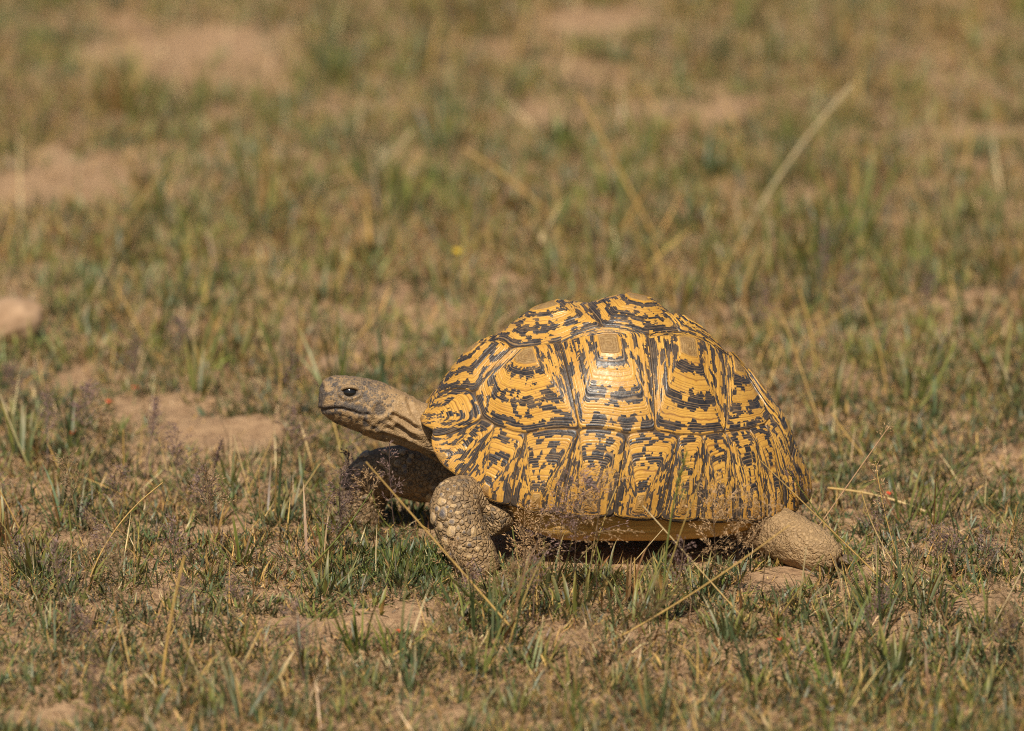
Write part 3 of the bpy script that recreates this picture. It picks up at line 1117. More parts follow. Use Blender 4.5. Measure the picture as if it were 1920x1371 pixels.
def ell(lst):
    out = []
    for (px, py, rx, ry) in lst:
        c = on_ground(px, py)
        e1 = on_ground(px + rx, py)
        e2 = on_ground(px, py - ry)
        e3 = on_ground(px, py + ry)
        out.append((c[0], c[1], abs(e1[0] - c[0]), 0.5 * (abs(e2[1] - c[1]) + abs(e3[1] - c[1]))))
    return out


E_BARE, E_LUSH = ell(BARE), ell(LUSH)


def cover(x, y):
    d = 0.30 + 0.85 * fbm(x * 4.2 + 5, y * 2.6 + 2, 51, 4) + 0.10 * sstep(-0.22, -0.4, y)
    wx = x + 0.05 * (fbm(x * 9, y * 9, 61, 3) - 0.5)
    wy = y + 0.22 * (fbm(x * 7, y * 7, 71, 3) - 0.5)
    for (cx, cy, rx, ry) in E_BARE:
        q = np.hypot((wx - cx) / rx, (wy - cy) / ry)
        d = d - (0.70 if cy < 0.8 else 0.48) * sstep(1.15, 0.5, q)
    for (cx, cy, rx, ry) in E_LUSH:
        q = np.hypot((wx - cx) / rx, (wy - cy) / ry)
        d = d + 0.28 * sstep(1.2, 0.5, q)
    return np.clip(d, 0.03, 1.2)


# where the tortoise stands nothing grows tall
def under_shell(x, y):
    return np.hypot(x / 0.20, (y + 0.00) / 0.135) < 0.93


def scatter(n, lo, hi, thr=(0.35, 0.75)):
    """n candidate points weighted by the cover map inside the visible strip and a margin around it"""
    y = rng.uniform(lo, hi, n)
    hw = 0.80 + 0.085 * y + 0.09 * np.clip(y - 0.6, 0, 9)
    x = -0.106 + rng.uniform(-1, 1, n) * (hw + 0.24)
    c = cover(x, y)
    keep = rng.random(n) < sstep(thr[0], thr[1], c)
    x, y = x[keep], y[keep]
    u = under_shell(x, y)
    return x[~u], y[~u], c[keep][~u]


def blades(base, az, L, w, lean, curl, col, nseg=4, tipcol=None, twist=None):
    N = len(L)
    t = np.linspace(0, 1, nseg + 1)
    ang = lean[:, None] + curl[:, None] * t[None] ** 1.3
    ang = np.clip(ang, -2.4, 2.4)
    ds = (L / nseg)[:, None]
    am = 0.5 * (ang[:, 1:] + ang[:, :-1])
    hx = np.concatenate([np.zeros((N, 1)), np.cumsum(np.sin(am) * ds, 1)], 1)
    hz = np.concatenate([np.zeros((N, 1)), np.cumsum(np.cos(am) * ds, 1)], 1)
    ca, sa = np.cos(az)[:, None], np.sin(az)[:, None]
    cx = base[:, 0:1] + hx * ca
    cy = base[:, 1:2] + hx * sa
    cz = base[:, 2:3] + hz
    wp = (np.minimum(1, 0.55 + 1.6 * t) * (1 - t ** 2.2) + 0.04)[None] * (w * 0.5)[:, None]
    tw = rng.uniform(-0.9, 0.9, N) if twist is None else twist
    sx, sy = -np.sin(az + tw), np.cos(az + tw)
    # tilt the side vector a little out of the horizontal
    szv = rng.uniform(-0.35, 0.35, N)
    V = np.empty((N, nseg + 1, 2, 3), np.float32)
    for k, sg in ((0, -1), (1, 1)):
        V[:, :, k, 0] = cx + sg * wp * sx[:, None]
        V[:, :, k, 1] = cy + sg * wp * sy[:, None]
        V[:, :, k, 2] = cz + sg * wp * szv[:, None]
    idx = np.arange(N * (nseg + 1) * 2).reshape(N, nseg + 1, 2)
    V[:, -1, 0] = V[:, -1, 1] = 0.5 * (V[:, -1, 0] + V[:, -1, 1])
    F = (np.stack([idx[:, :-2, 0], idx[:, :-2, 1], idx[:, 1:-1, 1], idx[:, 1:-1, 0]], -1).reshape(-1, 4),
         np.stack([idx[:, -2, 0], idx[:, -2, 1], idx[:, -1, 0]], -1).reshape(-1, 3))
    C = np.repeat(col[:, None, None, :], nseg + 1, 1).repeat(2, 2)
    if tipcol is not None:
        k = (t ** 2)[None, :, None, None] * tipcol[1][:, None, None, None]
        C = C * (1 - k) + tipcol[0][None, None, None, :] * k
    return V.reshape(-1, 3), F, C.reshape(-1, 3)


class Bag:
    def __init__(s):
        s.V, s.F, s.C, s.T, s.n = [], [], [], [], 0

    def add(s, V, F, C):
        s.V.append(V)
        if isinstance(F, tuple):
            s.T.append(F[1] + s.n)
            F = F[0]
        s.F.append(F + s.n)
        s.C.append(C)
        s.n += len(V)

    def build(s, name, mat, smooth=True):
        return mesh_np(name, np.concatenate(s.V), [np.concatenate(s.F)] + ([np.concatenate(s.T)] if s.T else []), smooth, mat, {'Col': np.concatenate(s.C)})


G_BLUE = np.array([0.062, 0.094, 0.037])
G_YEL = np.array([0.125, 0.150, 0.030])
G_DARK = np.array([0.027, 0.036, 0.016])
STRAW = np.array([0.52, 0.33, 0.10])
PALE = np.array([0.62, 0.48, 0.26])
RUST = np.array([0.17, 0.080, 0.030])
GREYB = np.array([0.060, 0.044, 0.030])  # grey brown dead litter, darkened to paint deeper shade between the plants


def pick(n, cols, ps):
    i = rng.choice(len(cols), n, p=np.array(ps) / sum(ps))
    c = np.array(cols)[i]
    return c * rng.uniform(0.72, 1.28, (n, 1)) * rng.uniform(0.92, 1.08, (n, 3))


def tuft_blades(bag, x, y, per, Lr, wr, spread, lean_r, curl_r, cols, ps, nseg=4, tip=True):
    k = rng.integers(max(1, int(per * 0.5)), int(per * 1.5) + 1, len(x))
    i = np.repeat(np.arange(len(x)), k)
    N = len(i)
    if N == 0:
        return
    size = rng.lognormal(0, 0.28, len(x))[i]
    az = rng.uniform(0, 2 * math.pi, N)
    rr_ = spread * np.sqrt(rng.random(N)) * size
    bx, by = x[i] + rr_ * np.cos(az), y[i] + rr_ * np.sin(az)
    bz = ground_h(bx, by) - 0.002
    L = rng.uniform(*Lr, N) * size
    # blades under the rim stay short
    L = np.where(np.hypot(bx / 0.21, by / 0.15) < 1.05, np.minimum(L, 0.030), L)
    w = rng.uniform(*wr, N)
    lean = rng.uniform(*lean_r, N)
    curl = rng.uniform(*curl_r, N)
    tc = pick(len(x), cols, ps)[i] * rng.uniform(0.8, 1.2, (N, 1))
    dry = rng.random(N) < 0.03 + 0.34 * sstep(0.42, 0.68, fbm(x * 5.5, y * 3.0, 141, 3))[i]
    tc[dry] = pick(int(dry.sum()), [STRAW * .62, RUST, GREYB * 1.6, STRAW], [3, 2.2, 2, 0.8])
    tp = (STRAW, np.where(rng.random(N) < 0.5, rng.random(N) * 0.7, 0.0)) if tip else None
    bag.add(*blades(np.stack([bx, by, bz], 1), az + rng.uniform(-.7, .7, N), L, w, lean, curl, tc, nseg, tp))


grass = Bag()
# fine narrow leaves in tufts, near strip then far strip
x, y, c = scatter(18500, -1.15, 0.9, (0.20, 0.70))
tuft_blades(grass, x, y, 8, (0.006, 0.025), (0.0012, 0.0028), 0.011, (0.2, 1.3), (-0.1, 1.0), [G_BLUE, G_YEL, G_DARK], [5, 2.6, 2], 3)
x, y, c = scatter(19500, 0.9, 4.6, (0.18, 0.72))
tuft_blades(grass, x, y, 8, (0.010, 0.038), (0.0018, 0.0036), 0.016, (0.1, 0.95), (-0.1, 0.9), [G_BLUE * 1.25, G_YEL * 1.2, G_DARK * 1.2, STRAW * .45], [3.4, 3.6, 1.4, 1.2], 2)
# taller loose tufts
x, y, c = scatter(330, -1.1, 0.9, (0.5, 0.9))
tuft_blades(grass, x, y, 9, (0.035, 0.075), (0.0018, 0.0034), 0.010, (0.05, 0.6), (0.0, 0.8), [G_BLUE, G_YEL], [4, 3], 5)
x, y, c = scatter(620, 0.6, 4.3, (0.5, 0.95))
tuft_blades(grass, x, y, 11, (0.045, 0.110), (0.0022, 0.0042), 0.016, (0.05, 0.55), (0.0, 0.7), [G_BLUE, G_YEL, STRAW * .6], [4, 4, 0.7], 4)
g_o = tag(obj('grass', grass.build('grass', M_LEAF)), 'short olive green grass growing in patches over the sand', 'grass', kind='stuff')

# dry thatch: thin curled dead blades lying low
th = Bag()
n = 88000
x, y, c = scatter(n, -1.15, 0.9, (0.16, 0.66))
N = len(x)
th.add(*blades(np.stack([x, y, ground_h(x, y) + rng.uniform(0, .004, N)], 1), rng.uniform(0, 6.28, N), rng.uniform(.006, .026, N), rng.uniform(.0006, .0014, N),
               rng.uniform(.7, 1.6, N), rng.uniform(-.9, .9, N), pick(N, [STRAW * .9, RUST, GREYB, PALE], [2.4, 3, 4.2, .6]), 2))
x, y, c = scatter(42000, 0.9, 4.3, (0.15, 0.66))
N = len(x)
th.add(*blades(np.stack([x, y, ground_h(x, y)], 1), rng.uniform(0, 6.28, N), rng.uniform(.010, .04, N), rng.uniform(.0010, .0022, N),
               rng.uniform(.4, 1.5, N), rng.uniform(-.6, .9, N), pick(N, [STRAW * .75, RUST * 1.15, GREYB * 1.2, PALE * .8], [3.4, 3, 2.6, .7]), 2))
# odd scraps on the bare sand too
for (n, lo, hi, a_, b_) in ((11000, -1.1, 0.9, .004, .016), (7000, 0.9, 4.3, .008, .03)):
    x, y, c = scatter(n, lo, hi, (-0.3, 0.1))
    N = len(x)
    th.add(*blades(np.stack([x, y, ground_h(x, y) + .001], 1), rng.uniform(0, 6.28, N), rng.uniform(a_, b_, N), rng.uniform(.0006, .0016, N) * (1 if hi < 1 else 1.6),
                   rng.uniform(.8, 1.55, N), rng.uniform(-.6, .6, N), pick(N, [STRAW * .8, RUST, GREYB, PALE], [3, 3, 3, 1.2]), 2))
# standing dead stalks
for (n, lo, hi, Lr, wr) in ((1500, -1.1, 0.9, (.025, .095), (.0008, .0016)), (1100, 0.9, 4.3, (.04, .14), (.0012, .0026))):
    x, y, c = scatter(n, lo, hi, (0.1, 0.5))
    N = len(x)
    L = rng.uniform(*Lr, N) * rng.uniform(.5, 1, N)
    L = np.where(np.hypot(x / 0.23, y / 0.17) < 1.1, np.minimum(L, 0.035), L)
    th.add(*blades(np.stack([x, y, ground_h(x, y) - .002], 1), rng.uniform(0, 6.28, N), L, rng.uniform(*wr, N),
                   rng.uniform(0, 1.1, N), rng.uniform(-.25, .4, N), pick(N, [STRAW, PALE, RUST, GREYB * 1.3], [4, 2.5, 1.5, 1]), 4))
tag(obj('dry_grass_litter', th.build('dry_grass_litter', M_DRY)), 'thin dead grass blades lying in a brown mat on the soil', 'dry grass', kind='stuff')

# low ground cover: rosettes of small narrow fleshy leaves
fc = Bag()
x, y, c = scatter(8000, -1.1, 0.9, (0.40, 0.85))
clump = fbm(x * 6, y * 5, 91, 2)
k = clump > 0.46
tuft_blades(fc, x[k], y[k], 8, (0.006, 0.018), (0.0022, 0.0044), 0.006, (0.1, 1.25), (-0.2, 0.4), [G_BLUE * 1.05, G_YEL * 0.85, G_DARK * 1.2], [4, 2, 1.5], 3, False)
# the mat in front of the near foreleg
cx = np.array([on_ground(rng.uniform(600, 860), rng.uniform(1035, 1105)) for _ in range(170)])
tuft_blades(fc, cx[:, 0], cx[:, 1], 15, (0.008, 0.018), (0.0020, 0.0034), 0.007, (0.05, 1.2), (-0.2, 0.4), [G_YEL * 0.9, G_BLUE * 1.05], [3, 2], 3, False)
tag(obj('ground_cover', fc.build('ground_cover', M_LEAF)), 'low green mat of tiny narrow fleshy leaves among the grass', 'ground cover', kind='stuff')

# soil crumbs
oc = np.array([(1, 0, 0), (-1, 0, 0), (0, 1, 0), (0, -1, 0), (0, 0, 1), (0, 0, -1)], float)
of = np.array([(0, 2, 4), (2, 1, 4), (1, 3, 4), (3, 0, 4), (2, 0, 5), (1, 2, 5), (3, 1, 5), (0, 3, 5)])
n = 17000
y = rng.uniform(-1.1, 1.2, n)
x = rng.uniform(-1.0, 0.8, n)
dn = fbm(x * 8, y * 8, 101, 3)
k = rng.random(n) < sstep(0.3, 0.65, dn)
x, y = x[k], y[k]
n = len(x)
sz = rng.lognormal(math.log(0.0011), 0.5, n)
Vc = oc[None] * sz[:, None, None] * rng.uniform(0.6, 1.3, (n, 6, 1)) * np.array([1, 1, .8])
a = rng.uniform(0, 6.28, n)
ca, sa = np.cos(a)[:, None], np.sin(a)[:, None]
Vr = np.stack([Vc[..., 0] * ca - Vc[..., 1] * sa, Vc[..., 0] * sa + Vc[..., 1] * ca, Vc[..., 2]], -1)
Vr = Vr + np.stack([x, y, ground_h(x, y) + sz * 0.3], 1)[:, None]
Fc = (of[None] + (np.arange(n) * 6)[:, None, None]).reshape(-1, 3)
M_CRUMB = mat_plain('soil_crumb', (0.42, 0.27, 0.15), (0.25, 0.155, 0.09), 0.95, 60, 0.1)
tag(obj('soil_crumbs', mesh_np('soil_crumbs', Vr.reshape(-1, 3), Fc, False, M_CRUMB)), 'loose crumbs of sandy soil scattered over the bare ground', 'soil', kind='stuff')


# ------------------------------------------------------------------ single stems, seed heads, tufts, flowers
def stem_mesh(pts, r0, r1, c0, c1, name='stem', n=6):
    """smooth tapering stalk through the points"""
    pts = np.array(pts, float)
    k = len(pts)
    tt = np.linspace(0, k - 1, max(8, (k - 1) * 5))
    i = np.minimum(tt.astype(int), k - 2)
    f = (tt - i)[:, None]
    p0, p1, p2, p3 = pts[np.maximum(i - 1, 0)], pts[i], pts[i + 1], pts[np.minimum(i + 2, k - 1)]
    C = 0.5 * (2 * p1 + (p2 - p0) * f + (2 * p0 - 5 * p1 + 4 * p2 - p3) * f ** 2 + (3 * p1 - p0 - 3 * p2 + p3) * f ** 3)
    T = np.gradient(C, axis=0)
    T /= np.linalg.norm(T, axis=1, keepdims=True) + 1e-12
    s = np.cross(T, np.array([0.0, 1.0, 0.05]))
    s /= np.linalg.norm(s, axis=1, keepdims=True) + 1e-9
    u = np.cross(s, T)
    w = np.linspace(0, 1, len(C))
    rad = (r0 + (r1 - r0) * w)
    # joints swell a little
    rad = rad * (1 + 0.25 * np.exp(-(((w * 3.3 + 0.2) % 1.0) / 0.05) ** 2))
    a = np.arange(n) / n * 2 * math.pi
    V = C[:, None] + rad[:, None, None] * (np.cos(a)[None, :, None] * s[:, None] + np.sin(a)[None, :, None] * u[:, None])
    idx = np.arange(len(C) * n).reshape(len(C), n)
    nx2 = np.roll(idx, -1, 1)
    F = np.stack([idx[:-1], nx2[:-1], nx2[1:], idx[1:]], -1).reshape(-1, 4)
    col = (c0[None] * (1 - w[:, None]) + c1[None] * w[:, None])[:, None].repeat(n, 1)
    col = col * rng.uniform(0.85, 1.15, (len(C), 1, 1))
    return V.reshape(-1, 3), F, col.reshape(-1, 3), C, T


def panicle(C, T, start, spread, length, nb, col, seed, sp=0.0014):
    """airy seed head: whorled hair-thin branches ending in small spikelets"""
    r_ = np.random.default_rng(seed)
    bag = Bag()
    K = len(C)
    for b in range(nb):
        w = start + (1 - start) * (b / nb) ** 0.85
        i = min(int(w * (K - 1)), K - 1)
        p, t = C[i], T[i]
        az = r_.uniform(0, 6.28)
        s = np.cross(t, [0.3, 0.9, 0.1])
        s /= np.linalg.norm(s)
        u = np.cross(s, t)
        out = math.cos(az) * s + math.sin(az) * u
        bl = length * (1.05 - 0.75 * (b / nb)) * r_.uniform(0.6, 1.1)
        ang = r_.uniform(0.6, 1.2) * spread
        d = math.cos(ang) * t + math.sin(ang) * out
        pts = [p, p + d * bl * 0.5, p + d * bl + np.array([0, 0, -0.08 * bl])]
        V, F, c_, C2, T2 = stem_mesh(pts, 0.00022, 0.00014, col, col, n=3)
        bag.add(V, F, c_)
        for q in range(int(4 + bl * 250)):
            w2 = r_.uniform(0.25, 1.0)
            j = int(w2 * (len(C2) - 1))
            sd = r_.normal(0, 1, 3)
            sd /= np.linalg.norm(sd)
            tip = C2[j] + (T2[j] * 0.5 + sd) * r_.uniform(0.001, 0.0045)
            ax = T2[j] + 0.6 * sd
            ax /= np.linalg.norm(ax)
            sl_ = sp * r_.uniform(1.2, 2.4)
            pr = np.cross(ax, [0.2, 0.3, 0.9])
            pr /= np.linalg.norm(pr)
            p2_ = np.cross(ax, pr)
            wd = sp * 0.42
            v = np.array([tip - ax * sl_ * .5, tip + pr * wd, tip + p2_ * wd, tip - pr * wd, tip - p2_ * wd, tip + ax * sl_])
            f = np.array([(0, 2, 1, 1), (0, 3, 2, 2), (0, 4, 3, 3), (0, 1, 4, 4), (5, 1, 2, 2), (5, 2, 3, 3), (5, 3, 4, 4), (5, 4, 1, 1)])
            cc = np.repeat((col * r_.uniform(0.7, 2.0))[None], 6, 0)
            bag.add(v, f, cc)
    V = np.concatenate(bag.V)
    Fm = np.concatenate(bag.F)
    C_ = np.concatenate(bag.C)
    quad = Fm[:, 2] != Fm[:, 3]
    return mesh_np('seed_head', V, [Fm[quad], Fm[~quad][:, :3]], False, M_DRY, {'Col': C_})


STEM_N = 0
def stem(base_px, tip_px, dY, c0, c1, label, r0=0.0008, r1=0.0004, bend=0.0, head=None, group=None, cat='grass stem', mid=None, Y=None):
    """a single grass stem: foot on the ground under base_px, tip at tip_px, dY nearer (-) or farther (+)"""
    global STEM_N
    STEM_N += 1
    b = on_ground(*base_px) if Y is None else at(base_px[0], base_px[1], Y)
    tY = b[1] + dY
    e_ = at(tip_px[0], tip_px[1], tY)
    if e_[2] < 0.004:
        e_[2] = 0.004
    b = b - np.array([0, 0, 0.004])
    mdp = 0.5 * (b + e_)
    side = np.array([-(e_ - b)[2], 0, (e_ - b)[0]])
    mdp = mdp + side * bend
    V, F, C, cc, T = stem_mesh([b, 0.5 * (b + mdp) + side * bend * .25, mdp, 0.5 * (mdp + e_) + side * bend * .25, e_], r0, r1, c0, c1)
    org = b.copy()
    root = bpy.data.objects.new('grass_plant', None)
    COL.objects.link(root)
    root.location = org
    tag(root, label, cat, group)
    obj('stalk', mesh_np('stalk', V - org, F, True, M_DRY, {'Col': C}), root)
    if head:
        st_, spread, ln, nb, hc = head
        me = panicle(cc - org, T, st_, spread, ln, nb, hc, STEM_N * 7 + 1)
        obj('seed_head', me, root)
    return root


GR = np.array([0.17, 0.18, 0.04])
GRN = np.array([0.12, 0.15, 0.04])
PURP = np.array([0.15, 0.095, 0.085])
TANH = np.array([0.32, 0.20, 0.10])
PINK = np.array([0.42, 0.25, 0.13])
# round the tortoise
stem((985, 1200), (686, 866), 0.02, STRAW, STRAW, 'long straight straw stem crossing in front of the tortoise foreleg', .0011, .0006)
stem((1700, 1125), (1424, 862), 0.00, STRAW * .9, STRAW, 'long straw stem leaning across the rear of the shell', .0010, .0004)
stem((1610, 1050), (1476, 878), -0.02, GR, GR * .8, 'green stem with dark seed head leaning on the rear of the shell', .0009, .0006, 0.02, (0.72, 0.8, 0.016, 12, PURP * .7))
stem((1500, 1030), (1667, 800), 0.03, PINK, PINK, 'pinkish straw stem rising from behind the hind leg', .0008, .0005, 0, (0.93, 0.7, 0.008, 5, TANH))
stem((1770, 968), (1552, 915), 0.02, PALE, STRAW, 'thick pale straw blade lying almost level behind the tail', .0013, .0011, -0.05)
stem((1700, 1085), (1642, 868), 0.02, STRAW * .8, STRAW, 'thin straw stem with sparse whorled side branches right of the shell', .0006, .0004, 0.03, (0.60, 1.1, 0.016, 14, TANH))
stem((1712, 1095), (1615, 922), 0.01, PALE, STRAW * .9, 'bowed straw stem standing behind the tortoise hind foot', .0008, .0005, 0.06)
stem((1132, 1065), (1098, 915), 0.0, GR, GR, 'upright green stem in front of the belly', .0010, .0007, 0.02)
stem((1095, 1120), (1157, 912), 0.01, GR, STRAW, 'green stem turning yellow in front of the belly', .0010, .0005, 0.03)
stem((1100, 1130), (1126, 955), 0.0, GR, PINK, 'thin pinkish stem beside the yellowing one under the belly', .0006, .0004, 0.02)
stem((1245, 1165), (1288, 846), -0.02, GRN, GR, 'tall bright green stem with small seed head before the shell', .0013, .0007, 0.04, (0.72, 0.6, 0.014, 16, GR * .7))
stem((1225, 1170), (1312, 905), -0.02, GRN, STRAW, 'leaning green stem with straw tip beside the tall green one', .0010, .0005, 0.02)
stem((1405, 1165), (1205, 948), 0.02, STRAW, PALE, 'whitish straw stem slanting below the rear half of the shell', .0008, .0005)
stem((1130, 1205), (1480, 985), 0.0, STRAW * .8, STRAW, 'long low straw stem slanting up from the big tuft to the hind leg', .0010, .0006, -0.02)
stem((1155, 1085), (1245, 990), 0.0, STRAW, PALE, 'pale thin stem slanting under the belly', .0006, .0004)
stem((1190, 1130), (1190, 1046), 0.0, STRAW, STRAW, 'short upright golden stalk in front of the belly shadow', .0007, .0006)
stem((975, 1060), (955, 935), 0.0, GRN, GR, 'slim green stem standing between foreleg and belly', .0010, .0007, 0.02)
stem((985, 1075), (985, 945), -0.01, PURP, TANH, 'stem with a full tan seed head beside the foreleg', .0005, .0003, 0.02, (0.12, 0.8, 0.034, 34, TANH * 1.15))
stem((1075, 1110), (1085, 880), -0.06, PURP, TANH, 'stem with a wide hazy purple seed head before the flank', .0006, .0003, 0.0, (0.38, 1.25, 0.062, 36, PURP * 1.3))
stem((1120, 1120), (1130, 880), -0.05, PURP, TANH, 'second stem with a wide hazy purple seed head before the flank', .0005, .0003, 0.02, (0.40, 1.25, 0.058, 30, TANH * .9))
stem((1340, 1120), (1330, 900), -0.04, PURP, TANH, 'stem with a fuzzy brown seed head before the rear flank', .0005, .0003, -0.02, (0.35, 1.25, 0.060, 36, TANH * .9))
stem((1395, 1110), (1385, 915), -0.05, PURP, TANH, 'stem with a fuzzy brown seed head by the hind leg', .0005, .0003, 0.03, (0.35, 1.2, 0.055, 32, TANH * .9))
stem((745, 1020), (730, 830), -0.03, PURP, PURP, 'dark thin stem with sparse whorls before the far foreleg', .0005, .0003, 0.02, (0.45, 1.0, 0.022, 16, PURP))
stem((775, 985), (777, 826), -0.02, TANH, TANH, 'thin stem with neat pale whorls below the chin', .0004, .0003, 0.0, (0.35, 1.2, 0.016, 26, TANH * 1.5))
stem((655, 1040), (640, 880), -0.05, PURP, PURP, 'stem with a ragged dark seed head before the far foreleg', .0006, .0003, 0.05, (0.2, 1.0, 0.034, 30, PURP * .8))
stem((665, 985), (660, 800), 0.25, PURP, PURP, 'dark seed head standing behind the far foreleg', .0006, .0003, 0.03, (0.4, 1.1, 0.03, 26, PURP * .8))
stem((755, 1000), (697, 918), -0.01, GR, GR, 'bowed bright green stem before the far foreleg', .0008, .0006, 0.12)
stem((560, 1075), (697, 920), -0.02, GR, GRN, 'stout green stem bending up toward the far foreleg', .0013, .0006, -0.04)
stem((515, 1210), (655, 1105), 0.0, GR * .8, GRN, 'out of focus green stem slanting over the bare sand', .0012, .0006, -0.02)
stem((945, 1165), (838, 1076), -0.05, GR, GR * .8, 'thick green blade slanting below the foreleg', .0020, .0011, 0.02)
stem((1050, 1095), (1062, 905), -0.07, TANH, TANH, 'stem with a soft brown seed head close to the purple ones', .0005, .0003, 0.02, (0.35, 1.2, 0.055, 34, TANH * .85))
stem((1425, 1120), (1440, 940), -0.05, TANH, TANH, 'stem with a tan seed head brushing the hind leg', .0005, .0003, -0.02, (0.40, 1.1, 0.045, 28, TANH * .9))
stem((1000, 1085), (1015, 960), -0.03, PURP, TANH, 'short stem with a dense seed head under the front of the belly', .0005, .0003, 0.0, (0.2, 1.0, 0.036, 34, TANH * .9))
stem((715, 1010), (690, 880), -0.04, TANH, TANH, 'stem with a tan seed head crossing the far foreleg', .0005, .0003, 0.05, (0.35, 1.1, 0.036, 28, TANH * .8))
stem((640, 1000), (655, 850), -0.02, PURP, PURP, 'dark seed head leaning on the edge of the far foreleg', .0005, .0003, 0.03, (0.35, 1.0, 0.032, 28, PURP * .7))
stem((860, 1090), (840, 1010), -0.03, TANH, TANH, 'stem with a small fuzzy seed head at the near forefoot', .0005, .0003, 0.0, (0.2, 1.2, 0.036, 30, TANH * .8))
# left side
stem((56, 1022), (-8, 905), 0.0, STRAW, STRAW, 'golden straw stem slanting at the left edge of the sandy gap', .0009, .0006)
stem((165, 1085), (305, 905), 0.03, STRAW * .85, STRAW * .9, 'brownish bent straw stem rising over the sandy gap', .0009, .0006, 0.08)
stem((60, 880), (0, 740), 0.04, GR, PALE * .8, 'pale green stem leaning left among the grass', .0011, .0006, 0.02)
stem((268, 900), (291, 748), 0.02, PURP, PURP, 'upright stem with a compact purple seed head left of the tortoise', .0006, .0004, -0.02, (0.52, 0.55, 0.018, 30, PURP))
stem((160, 895), (160, 720), 0.05, GRN, PURP, 'stem with a broad loose purple seed head left of the tortoise', .0006, .0004, 0.0, (0.55, 0.9, 0.034, 34, PURP * 1.1))
stem((90, 880), (88, 735), 0.05, PURP, PURP, 'thin stem with dull seed head at the grassy left', .0005, .0003, 0.0, (0.5, 0.8, 0.026, 22, PURP))
stem((390, 950), (415, 826), 0.0, PURP, PURP * .6, 'stem with a narrow blackish spike left of the tortoise', .0007, .0006, 0.02, (0.6, 0.25, 0.010, 16, PURP * .7))
stem((320, 905), (298, 820), 0.0, PALE, STRAW, 'short pale straw stem among green blades', .0008, .0005)
stem((232, 885), (231, 805), 0.0, STRAW, STRAW, 'short golden upright stalk among green blades', .0008, .0006)
stem((470, 930), (438, 815), 0.02, STRAW, PALE, 'slim pale straw stem left of the chin', .0007, .0004)
stem((545, 945), (600, 870), 0.0, PALE, STRAW, 'straw stem leaning right, left of the far foreleg', .0008, .0005)
stem((470, 1010), (405, 890), 0.0, GRN, GR, 'thin dark green stem leaning left over the sand', .0008, .0005)
stem((590, 880), (563, 792), 0.05, STRAW, PALE, 'pale yellow blade leaning left below the snout', .0011, .0008)
stem((655, 900), (625, 790), 0.15, GRN, STRAW, 'stem with yellow upper part below the chin', .0011, .0010)
stem((303, 1283), (346, 1043), 0.0, STRAW * 1.05, STRAW, 'tall golden straw stalk in the blurred foreground', .0016, .0011, 0.02)
stem((378, 1270), (335, 1185), 0.0, PALE * .9, STRAW * .8, 'pale blurred stalk beside the golden one', .0013, .0009)
stem((15, 1060), (8, 960), -0.03, PINK, STRAW, 'brown straw stalk at the far left edge', .0010, .0006)
stem((450, 1250), (490, 1180), 0.0, PALE * .8, STRAW, 'straw coloured stub in the foreground', .0012, .0010)
stem((135, 1010), (128, 948), 0.0, GR, GR, 'bright green stub in the sandy gap', .0012, .0008)
